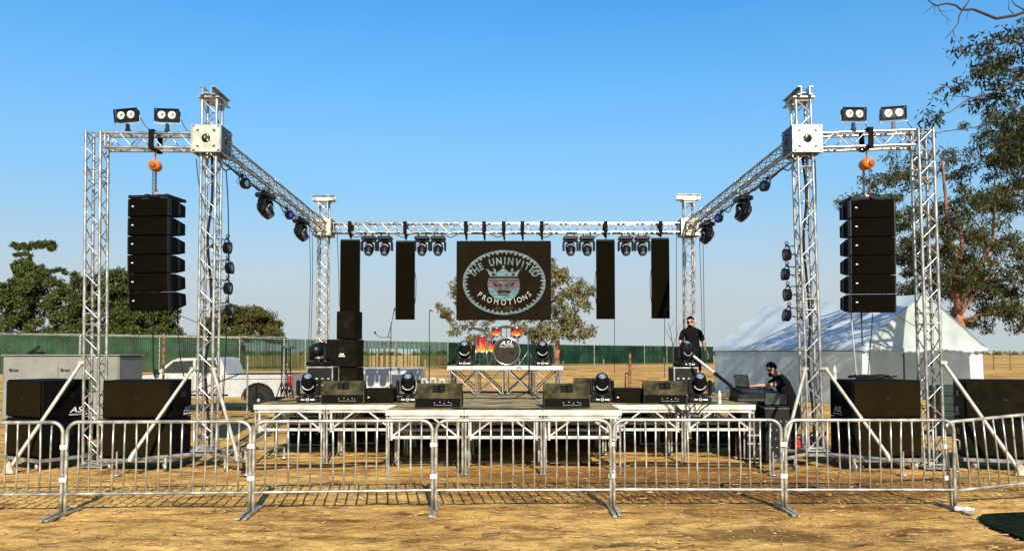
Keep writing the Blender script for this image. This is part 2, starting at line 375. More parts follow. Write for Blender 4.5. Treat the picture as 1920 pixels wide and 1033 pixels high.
ys = spread(4.5, 16, .05, 1.05, 9000.0); yl = [-400, -80, -20, -5, 0, 2.5, 4] + ys
xr = spread(0, 7.5, .06, 1.08, 9000.0); xs = [-x for x in xr[:0:-1]] + xr
gv = []
for y in yl:
    near = (1 - sstep(13.5, 18, y)) * sstep(4, 5.5, y)
    for x in xs:
        z = gz(x, y)
        k = near * (1 - sstep(8, 12, abs(x)))
        if k > 0:
            n1 = noise.fractal(Vector((x * .9, y * 1.6, 3.1)), 1.0, 2.0, 4)
            n2 = noise.fractal(Vector((x * 4.2, y * 8.5, 9.7)), 0.9, 2.0, 4)
            n3 = noise.noise(Vector((x * 7, y * 12, 2.2)))
            z += k * (n1 * .012 + n2 * .013 + max(0, n3 - .1) * .014 - .014)
        if y > 120: z += .5 * noise.noise(Vector((x * .004, y * .004, 0))) * sstep(120, 400, y) - .4 * sstep(120, 500, y)
        gv.append((x, y, z))
nx = len(xs); gf = [(j * nx + i, j * nx + i + 1, (j + 1) * nx + i + 1, (j + 1) * nx + i) for j in range(len(yl) - 1) for i in range(nx - 1)]
me = bpy.data.meshes.new('ground'); me.from_pydata(gv, [], gf); me.polygons.foreach_set('use_smooth', [True] * len(gf))
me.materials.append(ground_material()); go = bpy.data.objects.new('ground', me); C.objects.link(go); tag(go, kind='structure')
# ------------------------------------------------------------------ truss rig
TW = 0.245; TR = 0.0245; LR = 0.0095
def truss_parts(A, B, parent, side=None, phase=0, bay=.262, joints=2.4, names=('chord', 'bracing')):
    """box truss from A to B (coordinates of the parent); four chords and one bracing mesh"""
    A = Vector(A); B = Vector(B); t = (B - A).normalized(); Ln = (B - A).length
    if side is None: side = Vector((1, 0, 0)) if abs(t.z) > .7 else t.cross(Vector((0, 0, 1)))
    u = (Vector(side) - t * Vector(side).dot(t)).normalized(); v = t.cross(u)
    h = TW / 2; cs = [(-h, -h), (h, -h), (h, h), (-h, h)]
    off = [u * a + v * b for a, b in cs]
    for o in off:
        mb = MB().bar(A + o, B + o, TR, 10); z = joints
        while z < Ln - .3:
            for dz in (-.07, .07): mb.bar(A + o + t * (z + dz - .035), A + o + t * (z + dz + .035), TR * 1.22, 10)
            z += joints
        mb.build(names[0], M['alu'], parent)
    br = MB(); n = max(1, round(Ln / bay)); st = Ln / n
    for k in range(4):
        p, q = off[k], off[(k + 1) % 4]
        for i in range(n):
            a, b = (p, q) if (i + k * phase + k) % 2 == 0 else (q, p)
            br.bar(A + a + t * (i * st + .012), A + b + t * ((i + 1) * st - .012), LR, 6)
        z = joints
        br.bar(A + p + t * .03, A + q + t * .03, LR * 1.15, 6); br.bar(B + p - t * .03, B + q - t * .03, LR * 1.15, 6)
        while z < Ln - .3:
            for dz in (-.09, .09): br.bar(A + p + t * (z + dz), A + q + t * (z + dz), LR * 1.15, 6)
            z += joints
    br.build(names[1], M['alu'], parent)
def holed_plate(mb, c, ax, size, hole, thick, n=28):
    """square plate with a round hole: c centre, ax=(u,v,w) unit vectors"""
    u, v, wv = ax; inn = []; out = []
    for k in range(n):
        a = 2 * math.pi * k / n; cx, cy = math.cos(a), math.sin(a); s = size / 2 / max(abs(cx), abs(cy))
        inn.append(c + u * cx * hole + v * cy * hole); out.append(c + u * cx * s + v * cy * s)
    w2 = wv * thick / 2
    vs = [p - w2 for p in inn] + [p - w2 for p in out] + [p + w2 for p in inn] + [p + w2 for p in out]; fs = []
    for k in range(n):
        j = (k + 1) % n
        fs += [(k, j, n + j, n + k), (2 * n + k, 3 * n + k, 3 * n + j, 2 * n + j), (k, 2 * n + k, 2 * n + j, j), (n + k, n + j, 3 * n + j, 3 * n + k)]
    mb.add(vs, fs)
X3 = (Vector((1, 0, 0)), Vector((0, 0, 1)), Vector((0, 1, 0))); Y3 = (Vector((0, 1, 0)), Vector((0, 0, 1)), Vector((1, 0, 0))); Z3 = (Vector((1, 0, 0)), Vector((0, 1, 0)), Vector((0, 0, 1)))
def channel(mb, p, q, hgt, w, th=.012, side=1):
    """C channel from p to q, web vertical"""
    p = Vector(p); q = Vector(q); a, b, t = frame(q - p)
    up = Vector((0, 0, 1)); s = t.cross(up).normalized() * side
    def slab(c0, c1, hw, hh, wd):
        m = Matrix((s, up, t)).transposed().to_4x4(); m.translation = (c0 + c1) / 2
        mb.box((0, 0, 0), (wd, hh, (c1 - c0).length), m)
    slab(p, q, 0, hgt, th)
    for e in (-1, 1):
        o = s * (w / 2 - th / 2 + .0021) + up * e * (hgt / 2 - th / 2 - .001)
        slab(p + o, q + o, 0, th, w - th)
D_F = 12.95; D_B = 20.8
TLt = P(397, 267, D_F); TLb = P(388, 845, D_F); TRt = P(1503.5, 267, D_F); TRb = P(1525, 845, D_F)
ZB = TLt.z
BLt = P(607, 428, D_B); BRt = P(1291, 428, D_B); ZBB = BLt.z
def line_at(A, B, z): k = (z - A.z) / (B.z - A.z); return A + (B - A) * k
def tower(b, tp, zblock, zbase, ztop, label, group, capdir, hasbase, sgn):
    foot = line_at(b, tp, 0.0); t = thing('truss_tower', label, 'truss tower', foot, group=group)
    lo = line_at(b, tp, zbase) - foot; hi = line_at(b, tp, ztop) - foot; blk = line_at(b, tp, zblock) - foot
    truss_parts(lo, hi, t, side=(1, 0, 0), phase=1 if sgn > 0 else 0)
    # sleeve block round the mast
    mb = MB(); sz = .47; hh = .43
    c = blk
    f = MB(); holed_plate(f, c + Vector((0, -.245, 0)), X3, .44, .075, .014)
    for a in (-1, 1):
        for e in (-1, 1):
            f.bar(c + Vector((a * .19, -.262, e * .19)), c + Vector((a * .19, -.24, e * .19)), .009, 6)
    f.build('sleeve_plate', M['alu_plate'], t)
    for a in (-1, 1):
        for e in (-1, 1): MB().box((0, 0, 0), (.05, .008, .024), T(c + Vector((a * .135, -.2535, e * .132)), ry=35 * a * e)).build('slot', M['plastic'], t)
    for s2 in (-1, 1):
        g = MB(); holed_plate(g, c + Vector((s2 * .245, 0, 0)), Y3, .44, .075, .014)
        for e in (-.13, 0, .13): g.bar(c + Vector((s2 * .25, .05, e)), c + Vector((s2 * .33, .05, e)), .012, 8)
        g.build('sleeve_plate', M['plate_dark'], t)
    g = MB(); holed_plate(g, c + Vector((0, .245, 0)), X3, .44, .075, .014); g.build('sleeve_plate', M['alu_plate'], t)
    g = MB()
    for a in (-1, 1):
        for e in (-1, 1):
            g.box(c + Vector((a * .235, e * .235, 0)), (.03, .03, hh + .03))
    for e in (-1, 1):
        for a in (-1, 1):
            g.box(c + Vector((0, a * .232, e * .222)), (.50, .035, .016)); g.box(c + Vector((a * .232, 0, e * .2235)), (.035, .42, .016))
            for k in (-1, 1): g.lathe([(.05, -.02), (.05, .02)], 12, axis_mat(c + Vector((a * .185, k * .06, e * .17)), (0, 1, 0)))
    g.build('sleeve_frame', M['alu'], t)
    # head: plate and two channels over the mast
    g = MB(); g.box(hi + Vector((0, 0, .02)), (.36, .36, .022)); g.build('head_plate', M['alu'], t)
    g = MB()
    if capdir == 'y':
        for s2 in (-1, 1):
            channel(g, hi + Vector((s2 * .07, -.24, .105)), hi + Vector((s2 * .07, .52, .105)), .14, .065, side=s2)
        g.bar(hi + Vector((-.07, -.12, .10)), hi + Vector((.07, -.12, .10)), .02, 8)
        g.lathe([(.07, -.03), (.09, -.02), (.09, .02), (.07, .03)], 14, axis_mat(hi + Vector((0, .42, .05)), (1, 0, 0)))
    else:
        for s2 in (-1, 1): channel(g, hi + Vector((-.31, s2 * .08, .105)), hi + Vector((.31, s2 * .08, .105)), .14, .065, side=-s2)
        for e in (-.24, .24):
            g.bar(hi + Vector((e, -.12, .12)), hi + Vector((e, .12, .12)), .012, 8)
    g.build('head_beam', M['alu'], t)
    # base with splayed outriggers, jacks, casters and diagonal struts
    g = MB(); z0 = zbase - .05
    g.box((lo.x, lo.y, zbase - .012), (.40, .40, .02)); g.box((lo.x, lo.y, z0 - .03), (.30, .30, .05))
    g.build('base_plate', M['alu'], t)
    if hasbase:
        for sx in (-1, 1):
            for sy in (-1, 1):
                e = Vector((lo.x + sx * 1.0, lo.y + sy * .98, z0 - .02)); st = Vector((lo.x + sx * .1, lo.y + sy * .1, z0 - .02))
                g = MB(); g.bar(st, e, .032, 4); g.build('outrigger', M['alu'], t)
                g = MB(); g.bar((e.x, e.y, .03), (e.x, e.y, z0 + .13), .016, 8); g.lathe([(.07, .0), (.07, .012), (.03, .03)], 12, T((e.x, e.y, .012)))
                g.build('jack_foot', M['galv'], t)
                m = st.lerp(e, .42); g = MB(); g.lathe([(.03, -.022), (.055, -.022), (.055, .022), (.03, .022)], 14, axis_mat((m.x, m.y, .056), (1, .3, 0)))
                g.bar((m.x, m.y, .09), (m.x, m.y, z0 - .03), .022, 8); g.build('caster', M['galv'], t)
        for sx in (-1, 1):
            c0 = line_at(b, tp, 1.62) - foot
            s0 = c0 + Vector((sx * .17, -.23, 0)); e0 = Vector((lo.x + sx * (.75 if sx == sgn else .91), lo.y - 1.10, z0 + .03))
            g = MB(); g.bar(s0, e0, .027, 10); g.bar(s0 + Vector((-sx * .06, .09, 0)), s0 + Vector((sx * .03, -.01, 0)), .034, 8); g.bar(e0 - Vector((0, 0, .04)), e0 + (s0 - e0) * .07, .036, 10)
            g.build('strut', M['alu_plate'], t)
    return t, foot
tw1, f1 = tower(TLb, TLt, ZB, .29, P(397, 190, D_F).z, 'tall silver front truss tower with open sleeve block, left of the stage', 'silver ground support towers', 'y', True, -1)
tw2, f2 = tower(TRb, TRt, ZB, .29, P(1500, 190, D_F).z, 'tall silver front truss tower with open sleeve block, right of the stage', 'silver ground support towers', 'y', True, 1)
tw3, f3 = tower(Vector((BLt.x, D_B, 0)), BLt, ZBB, .25, P(607, 380, D_B).z, 'shorter silver rear truss tower behind the speaker stack, left of the video wall', 'silver ground support towers', 'x', False, -1)
tw4, f4 = tower(Vector((BRt.x, D_B, 0)), BRt, ZBB, .25, P(1291, 378, D_B).z, 'shorter silver rear truss tower behind the standing man, right of the video wall', 'silver ground support towers', 'x', False, 1)

# loudspeaker goal posts: an outer post and a short beam to each front tower
def outer_post(pt, pb, label, sgn):
    foot = line_at(pb, pt, 0); t = thing('truss_post', label, 'truss post', foot, group='outer posts of the loudspeaker truss')
    lo = line_at(pb, pt, .05) - foot; hi = line_at(pb, pt, ZB + TW / 2 + .02) - foot
    truss_parts(lo, hi, t, side=(1, 0, 0), phase=1)
    g = MB(); g.box((lo.x, lo.y, .025), (.42, .42, .018)); g.build('base_plate', M['alu'], t)
    s0 = line_at(pb, pt, 1.72) - foot + Vector((sgn * .15, -.15, 0)); e0 = Vector((sgn * .95, -.72, .06))
    g = MB(); g.bar(s0, e0, .03, 10); g.bar(s0 - Vector((sgn * .06, 0, 0)), s0 + Vector((sgn * .04, 0, 0)), .04, 8); g.build('strut', M['alu_plate'], t)
    g = MB(); g.prism([(-.09, 0), (.09, 0), (.03, .17), (-.03, .17)], -.03, .03, T((e0.x, e0.y, .005))); g.build('strut_foot', M['alu_plate'], t)
    return t
PLt = P(182, 275, 12.9); PLb = P(177, 870, 12.9); PRt = P(1729.5, 275, 12.72); PRb = P(1749, 870, 12.72)
outer_post(PLt, PLb, 'silver outer truss post between two subwoofer stacks, at far left', -1)
outer_post(PRt, PRb, 'silver outer truss post between two subwoofer stacks, at far right', 1)
def beam(A, B, label, group, name='truss_beam'):
    t = thing(name, label, 'truss beam', A, group=group); truss_parts((0, 0, 0), Vector(B) - Vector(A), t, phase=0, joints=2.9); return t
g1 = 'horizontal silver truss beams'
beam(Vector((PLt.x + .15, 12.92, ZB)), Vector((TLt.x - .262, D_F, ZB)), 'short silver truss beam carrying the left hanging loudspeaker column', g1)
beam(Vector((TRt.x + .262, D_F, ZB)), Vector((PRt.x - .15, 12.76, ZB)), 'short silver truss beam carrying the right hanging loudspeaker column', g1)
SLa, SLb = Vector((TLt.x, D_F + .262, ZB)), Vector((BLt.x, D_B - .262, ZBB))
SRa, SRb = Vector((TRt.x, D_F + .262, ZB)), Vector((BRt.x, D_B - .262, ZBB))
beam(SLa, SLb, 'long silver side truss running back along the left of the stage', g1)
beam(SRa, SRb, 'long silver side truss running back along the right of the stage', g1)
BA, BB = Vector((BLt.x + .262, D_B, ZBB)), Vector((BRt.x - .262, D_B, ZBB))
beam(BA, BB, 'long silver rear truss from which the video wall hangs', g1)
# ------------------------------------------------------------------ stage decks
SZ = 1.0; DW = 1.232
def make_deck(label, w, d):
    t = thing('stage_deck', label, 'stage deck', group='stage decks')
    g = MB(); g.box((0, 0, SZ - .011), (w - .004, d - .066, .020)); g.build('deck_panel', M['deck'], t)
    g = MB(); h = .085
    for s in (-1, 1):
        g.box((0, s * (d / 2 - .016), SZ - h / 2), (w - .006, .03, h)); g.box((0, s * (d / 2 - .0335), SZ - .02), (w - .07, .004, .012))
        g.box((s * (w / 2 - .019), 0, SZ - h / 2 - .012), (.032, d - .066, h - .024))
    g.build('edge_frame', M['deck_alu'], t)
    zt, zb = SZ - h - .006, .575
    for s in (-1, 1):
        y = s * (d / 2 - .045); g = MB(); x0 = w / 2 - .095
        g.box((0, y, zt - .022), (w - .13, .04, .042)); g.box((0, y, zb), (w - .15, .045, .045))
        for k in (-1, 1):
            g.bar((k * x0, y, zb - .045), (k * x0, y, zt), .024, 8); g.bar((k * (x0 - .02), y, zb + .02), (k * .12, y, zt - .03), .017, 8)
        g.build('support_frame', M['deck_alu'], t)
    for sx in (-1, 1):
        for s in (-1, 1):
            g = MB(); x = sx * (w / 2 - .024); y = s * (d / 2 - .045)
            g.bar((x, y, .012), (x, y, SZ - h - .004), .0195, 8); g.box((x, y, .006), (.06, .06, .012)); 
            g.build('leg', M['galv'], t)
            for zz in (zb, zt - .05):
                g = MB(); g.box((x - sx * .04, y - s * .004, zz), (.075, .06, .05), None, .01); g.bar((x - sx * .03, y + s * .02, zz), (x - sx * .03, y + s * .055, zz), .011, 6)
                g.build('clamp', M['galv'], t)
    return t
Y1 = 13.27; X1 = P(475, 757, Y1).x; X2 = P(1417, 757, Y1).x; DW = (X2 - X1) / 7
Y0 = 12.05
d0 = make_deck('', DW, 1.22); n = 0
rown = ['front row', 'second row', 'third row', 'rear row']; coln = ['first', 'second', 'third', 'fourth', 'fifth', 'sixth', 'last']
for r in range(4):
    for c in range(7):
        lab = f'dark plywood deck with silver edge, {coln[c]} from left in the {rown[r]} of the stage'
        o = d0 if n == 0 else copy_tree(d0); n += 1
        o.location = (X1 + DW * (c + .5), Y1 + 1.22 * (r + .5), 0); o['label'] = lab
XT = P(722, 775, Y0).x; XT2 = P(1166, 775, Y0).x; DT = (XT2 - XT) / 3
for c in range(3):
    o = copy_tree(d0); o.location = (XT + DT * (c + .5), Y0 + .609, 0); o.scale = (DT / DW, 1, 1)
    o['label'] = f'dark plywood deck of the front thrust with silver edge, {["left one", "middle one", "right one"][c]} of three'
YB = Y1 + 4.88

# drum riser: two 4 x 8 ft decks on folding cross-braced frames
RZ = P(950, 686, 16.2).z; XR1 = P(838, 690, 16.2).x; XR2 = P(1056, 690, 16.2).x
for i in range(2):
    wd = (XR2 - XR1) / 2; t = thing('riser_deck', ['left half of the drum riser on folding silver cross braces', 'right half of the drum riser on folding silver cross braces'][i], 'drum riser', (XR1 + wd * (i + .5), 16.2, SZ), group='drum riser decks')
    hz = RZ - SZ; dl = 2.0
    g = MB(); g.box((0, dl / 2, hz - .009), (wd - .004, dl - .066, .02)); g.build('deck_panel', M['deck'], t)
    g = MB()
    for y in (.016, dl - .016): g.box((0, y, hz - .04), (wd - .006, .03, .085))
    for s in (-1, 1): g.box((s * (wd / 2 - .019), dl / 2, hz - .052), (.03, dl - .066, .062))
    g.build('edge_frame', M['deck_alu'], t)
    for y in (.06, dl / 2, dl - .06):
        g = MB(); zt = hz - .09; r = .012
        for s in (-1, 1):
            g.bar((s * (wd / 2 - .05), y, .02), (s * (wd / 2 - .05), y, zt), .016, 8)
            g.bar((s * .02, y, .02), (s * .02, y, zt), r, 8)
            g.bar((s * .03, y - .012, .03), (s * (wd / 2 - .07), y - .012, zt - .01), r, 8); g.bar((s * .03, y + .012, zt - .01), (s * (wd / 2 - .07), y + .012, .03), r, 8)
        g.box((0, y, zt), (wd - .1, .03, .025)); g.build('cross_brace', M['alu'], t)
    for s in (-1, 1):
        g = MB(); xx = s * (wd / 2 - .05)
        for a in range(2):
            y0, y1 = .08 + a * (dl / 2 - .06), dl / 2 - .02 + a * (dl / 2 - .04)
            g.bar((xx, y0, .03), (xx, y1, hz - .11), r, 6); g.bar((xx + .014, y0, hz - .11), (xx + .014, y1, .03), r, 6)
        g.build('cross_brace', M['alu'], t)

g = MB(); n = 90; vs = []; fs = []
for i in range(n + 1):
    x = X1 + .1 + (X2 - X1 - .2) * i / n; yy = YB + .03 + .03 * math.sin(i * 1.1) + .015 * math.sin(i * 2.7); vs += [(x, yy, .02), (x, yy * .999 + .01, .5), (x, YB + .03, .90)]
for i in range(n):
    for q in range(2): fs.append((i * 3 + q, i * 3 + q + 1, i * 3 + q + 4, i * 3 + q + 3))
g.add(vs, fs, True); o = g.build('added_dark_sheet', M['cloth']); md = o.modifiers.new('cloth', 'SOLIDIFY'); md.thickness = .004  # added black sheet, there to deepen the shade under the stage
tag(o, 'black sheet added under the rear of the stage to darken the space', 'added sheet')
# ------------------------------------------------------------------ crowd barriers
def make_barrier(label, A, B, bars, roll=0):
    A = Vector(A); B = Vector(B); d = B - A; L = d.length - .045; rz = math.degrees(math.atan2(d.y, d.x))
    c = (A + B) / 2; t = thing('crowd_barrier', label, 'crowd barrier', (c.x, c.y, c.z), rz + random.uniform(-.6, .6), 'silver crowd barriers', ry=-roll, rx=random.uniform(-1.1, 1.1))
    h = L / 2; H = 1.07; zb = .235; r = .13; pts = [(-h, 0, .03), (-h, 0, zb), (-h, 0, .6)]
    pts += [(-h + r - r * math.cos(a), 0, H - r + r * math.sin(a)) for a in [k * math.pi / 12 for k in range(7)]]
    pts += [(h - r + r * math.sin(a), 0, H - r + r * math.cos(a)) for a in [k * math.pi / 12 for k in range(7)]]
    pts += [(h, 0, .6), (h, 0, zb), (h, 0, .03)]
    MB().tube(pts, .021, 10).build('frame', M['galv'], t)
    MB().bar((-h, 0, zb), (h, 0, zb), .018, 10).build('bottom_rail', M['galv'], t)
    for k in range(bars):
        x = -h + (k + 1) * L / (bars + 1)
        b1 = random.gauss(0, .006); b2 = random.gauss(0, .010); MB().tube([(x, 0, zb + .012), (x + b1, b2, .5), (x + b1 * .6, b2 * .7, .8), (x, 0, H - .012 if abs(x) < h - r else H - .035)], .0112, 8).build('bar', M['galv'], t)
    for s in (-1, 1):
        g = MB(); x = s * (h - .01); g.prism([(-.40, .0), (.40, .0), (.40, .014), (.06, .03), (-.06, .03), (-.40, .014)], -.021, .021, T((x, -.02, 0), rz=90)); g.build('foot', M['galv'], t)
        for z in (.78, .40):
            g = MB()
            if s > 0: g.tube([(h, -.01, z + .05), (h + .035, -.012, z + .06), (h + .06, -.012, z + .045), (h + .062, -.012, z - .06)], .007, 6)
            else:
                g.box((-h - .028, -.012, z), (.085, .03, .055), None, .006)
            g.build('hook', M['zinc_white'] if s < 0 else M['galv'], t)
    return t
J = [(-226, 9.0), (125, 9.12), (475, 9.22), (815, 9.38), (1147, 9.42), (1466, 9.42), (1788, 9.40)]
J = [Vector(((x - 960) * D / F, D, 0)) for x, D in J]
labs = ['silver crowd barrier at far left, cut off by the picture edge, before subwoofers',
 'silver crowd barrier in front of the left truss tower and its brown-fronted subwoofers',
 'silver crowd barrier in front of the left wing of the stage',
 'silver crowd barrier in front of the middle of the stage thrust',
 'silver crowd barrier in front of the right wing of the stage',
 'silver crowd barrier in front of the right truss tower and its subwoofers']
for i in range(6): make_barrier(labs[i], J[i], J[i + 1], 15)
make_barrier('tilted silver crowd barrier rising to the right, at the right edge of the picture', J[6] + Vector((-.02, .1, -.035)), J[6] + Vector((2.1, .35, .135)), 15, roll=0)
o = bpy.data.objects[[x.name for x in bpy.data.objects if x.name.startswith('crowd_barrier')][-1]]; o.rotation_euler[1] = -R(4.6)
# ------------------------------------------------------------------ lettering helper
def text_mesh(s, size, shear=0, depth=.002, bold=0):
    cu = bpy.data.curves.new('lettering', 'FONT'); cu.body = s; cu.size = size; cu.shear = shear; cu.extrude = depth; cu.offset = bold; cu.resolution_u = 3
    cu.align_x = 'CENTER'
    o = bpy.data.objects.new('lettering', cu); C.objects.link(o); dg = bpy.context.evaluated_depsgraph_get(); dg.update()
    me = bpy.data.meshes.new_from_object(o.evaluated_get(dg)); bpy.data.objects.remove(o); bpy.data.curves.remove(cu)
    vs = [v.co.copy() for v in me.vertices]; fs = [tuple(p.vertices) for p in me.polygons]; bpy.data.meshes.remove(me); return vs, fs
def add_text(mb, s, size, Mx, shear=0, sx=1.0, bold=0):
    vs, fs = text_mesh(s, size, shear, bold=bold); mb.add([(v.x * sx, v.y, v.z) for v in vs], fs, False, Mx); return mb
XZ = Matrix.Rotation(math.pi / 2, 4, 'X')          # text lying in x,y stood up to face -y
def logo(parent, loc, size, rz=0, under=True):
    g = MB(); Mx = Matrix.Translation(Vector(loc)) @ Matrix.Rotation(R(rz), 4, 'Z') @ XZ
    add_text(g, 'ASL', size, Mx, .25, 1.35)
    if under: add_text(g, 'PRODUCTIONS', size * .27, Mx @ Matrix.Translation((0, -size * .36, 0)), 0, 1.25)
    return g.build('lettering', M['logo'], parent)

# ------------------------------------------------------------------ subwoofer stacks on dollies
def subs(corner, rz, w, d, labs, front_mat=None, side=1):
    """corner: world point of the front corner nearest the middle; side=1: that corner is the right one"""
    h = .615; zd = .20; cdir = Matrix.Rotation(R(rz), 3, 'Z')
    base = Vector((corner[0], corner[1], 0)) + cdir @ Vector((-side * w / 2, d / 2, 0))
    t = thing('subwoofer_dolly', labs[0], 'dolly', base, rz, 'wheeled subwoofer dollies')
    g = MB(); e = .04
    for s in (-1, 1): g.box((0, s * (d / 2 + .02), zd - .035), (w + .08, .03, .055)); g.box((s * (w / 2 + .022), 0, zd - .036), (.028, d + .008, .053))
    g.build('edge_frame', M['alu'], t)
    MB().box((0, 0, zd - .022), (w + .01, d + .005, .03)).build('platform', M['black'], t)
    for a in (-1, 1):
        for b in (-1, 1):
            g = MB(); x, y = a * (w / 2 - .12), b * (d / 2 - .05)
            g.lathe([(.03, -.02), (.06, -.02), (.06, .02), (.03, .02)], 16, axis_mat((x, y, .061), (.8, .5, 0))); g.bar((x, y, .085), (x, y, zd - .037), .028, 8)
            g.box((x, y, .10), (.035, .07, .05)); g.build('caster', M['galv'], t)
    for k in range(2):
        z = zd + k * (h + .012); t = thing('subwoofer', labs[1 + k], 'subwoofer', base + Vector((0, 0, z)), rz, 'large black subwoofers')
        g = MB(); g.box((0, .015, h / 2), (w, d - .03, h), None, .014)
        g.build('cabinet', M['cabinet'], t)
        g = MB(); g.box((0, -d / 2 + .012, h / 2), (w - .05, .02, h - .05), None, .012); g.build('grille', front_mat or M['sub_grille'], t)
        MB().box((0, -d / 2 - .003, h * .50), (.07, .01, .03), None, .003).build('badge', M['plastic'], t)
        for s in (-1, 1):
            g = MB(); g.box((s * (w / 2 + .001), .05, h * .62), (.012, .20, .10), None, .004); g.build('handle', M['plastic'], t)
        if k == 1:
            for s in (-1, 1): logo(t, (s * (w / 2 + .004), .22 if s > 0 else .12, .075), .13, 90 * s)
    return base
subs((P(73, 868, 12.4).x, 12.4), -30, 1.05, .80, ['silver-edged wheeled dolly under the angled subwoofers at far left', 'lower black subwoofer of the angled stack at far left', 'upper black subwoofer with white lettering of the angled stack at far left'])
subs((P(320, 858, 12.5).x, 12.5), 0, 1.13, .78, ['silver-edged wheeled dolly under the subwoofers beside the left truss tower', 'lower brown-fronted subwoofer beside the left truss tower', 'upper brown-fronted subwoofer beside the left truss tower'])
subs((P(1601, 862, 12.5).x, 12.5), 3, 1.15, .80, ['silver-edged wheeled dolly under the subwoofers beside the right truss tower', 'lower brown-fronted subwoofer beside the right truss tower', 'upper subwoofer beside the right truss tower with coiled cable and water bottle on top'], side=-1)
subs((P(1811, 858, 12.6).x, 12.6), -18, 1.15, .80, ['silver-edged wheeled dolly under the subwoofers at the right picture edge', 'lower black subwoofer at the right picture edge', 'upper black subwoofer at the right picture edge'], M['spk'], side=-1)

# ------------------------------------------------------------------ hanging loudspeaker columns
def array_box():
    t = thing('hanging_loudspeaker', '', 'loudspeaker', group='x'); w, h, d = .735, .300, .50
    g = MB(); hb = h * .31
    # wedge-shaped cabinet: full height at the front, shallower at the back
    prof = [(-d * 0, h / 2), (d * .45, h / 2 - .004), (d, hb), (d, -hb), (d * .45, -h / 2 + .004), (0, -h / 2)]
    m = Matrix(((0, 1, 0, 0), (1, 0, 0, 0), (0, 0, 1, 0), (0, 0, 0, 1)))
    g.prism(prof, -w / 2 + .02, w / 2 - .02, m)
    g.build('cabinet', M['cabinet'], t)
    MB().box((0, -.008, 0), (w - .06, .03, h - .014), None, .008).build('grille', M['grille'], t)
    for s in (-1, 1):
        MB().box((s * (w / 2 - .014), .03, 0), (.03, .09, h - .006), None, .006).build('side_rail', M['plastic'], t); MB().box((s * (w / 2 - .006), .30, 0), (.02, .06, h * .66), None, .004).build('rigging_bar', M['plastic'], t)
    MB().box((-w / 2 + .10, -.027, .02), (.036, .008, .018), None, .002).build('badge', M['logo'], t)
    return t
def column(top, rz, label, group, tilt):
    """hang six boxes from the fly frame"""
    global AB
    d = Matrix.Rotation(R(rz), 3, 'Z'); pos = Vector(top); ang = 0
    nm = ['topmost', 'second from top', 'third from top', 'fourth from top', 'fifth from top', 'lowest']
    for k in range(6):
        ang = tilt[k]; o = AB if not AB.get('label') else copy_tree(AB)
        rot = Euler((R(ang), 0, R(rz))); dn = rot.to_matrix() @ Vector((0, 0, -1)); f = rot.to_matrix() @ Vector((0, 1, 0))
        c = pos + dn * .155; o.location = c; o.rotation_euler = rot; pos = c + dn * .155
        o['label'] = f'{nm[k]} box of the black loudspeaker column hanging {label}'; o['group'] = group
AB = array_box()
tl = P(279, 368, 12.62); tr = P(1635, 371, 12.62)
column(tl + Vector((0, 0, -.03)), -9, 'by the left truss post', 'left hanging loudspeaker boxes', [0, .5, 1.2, 2.2, 4, 7.5])
column(tr + Vector((0, 0, -.03)), -3, 'by the right truss post', 'right hanging loudspeaker boxes', [0, .3, .8, 1.4, 2, 3])
def fly(top, rz, hook, label, gl, drop):
    t = thing('chain_hoist', f'orange chain hoist holding up the {label} loudspeaker column', 'chain hoist', hook, rz, 'orange chain hoists')
    g = MB(); g.lathe([(.03, -.11), (.085, -.10), (.098, -.03), (.098, .03), (.085, .10), (.03, .11)], 20, axis_mat((0, 0, 0), (.25, -1, 0))); g.build('housing', M['orange'], t)
    g = MB(); g.lathe([(.05, 0), (.05, .02)], 16, axis_mat((.03, -.108, 0), (.25, -1, 0))); g.build('cover', M['rust'], t)
    g = MB(); g.tube([(0, 0, .10), (0, 0, .2), (.02, 0, .24), (0, 0, .28)], .014, 6); g.build('hook', M['orange'], t)
    g = MB(); L = drop
    for x, y, nn in ((-.05, .02, L), (.035, -.02, L * .96), (-.025, .05, L)):
        k = 0; z = -.09
        while z > -nn:
            g.tube([(x, y - .012, z), (x, y - .012, z - .03), (x, y + .012, z - .03), (x, y + .012, z)] if k % 2 else [(x - .012, y, z), (x - .012, y, z - .03), (x + .012, y, z - .03), (x + .012, y, z)], .005, 4, closed=True); z -= .027; k += 1
    g.build('chain', M['chain'], t)
    g = MB(); g.tube([(.03, 0, -L + .16), (.03, 0, -L + .08), (.045, 0, -L + .04), (.03, 0, -L + .01)], .02, 6); g.build('chain_hook', M['red'], t)
    t = thing('fly_frame', f'black steel fly frame on top of the {label} loudspeaker column', 'fly frame', top, rz, 'loudspeaker fly frames')
    g = MB(); 
    for s in (-1, 1): g.box((s * .33, .24, 0), (.05, .54, .05), None, .006)
    g.box((0, .22, .001), (.07, .56, .045)); g.box((0, .02, .0), (.61, .06, .044)); g.box((0, .46, 0), (.61, .06, .044)); g.build('bars', M['black'], t)
    g = MB(); g.box((0, .22, .05), (.05, .09, .06)); g.tube([(-.02, .22, .07), (-.02, .22, .12), (.02, .22, .12), (.02, .22, .07)], .009, 6); g.build('shackle', M['galv'], t)
hl = P(291, 311, 12.92); hr = P(1625, 308, 12.8)
fly(tl, -9, hl, 'left', '', hl.z - tl.z - .02); fly(tr, -3, hr, 'right', '', hr.z - tr.z - .02)
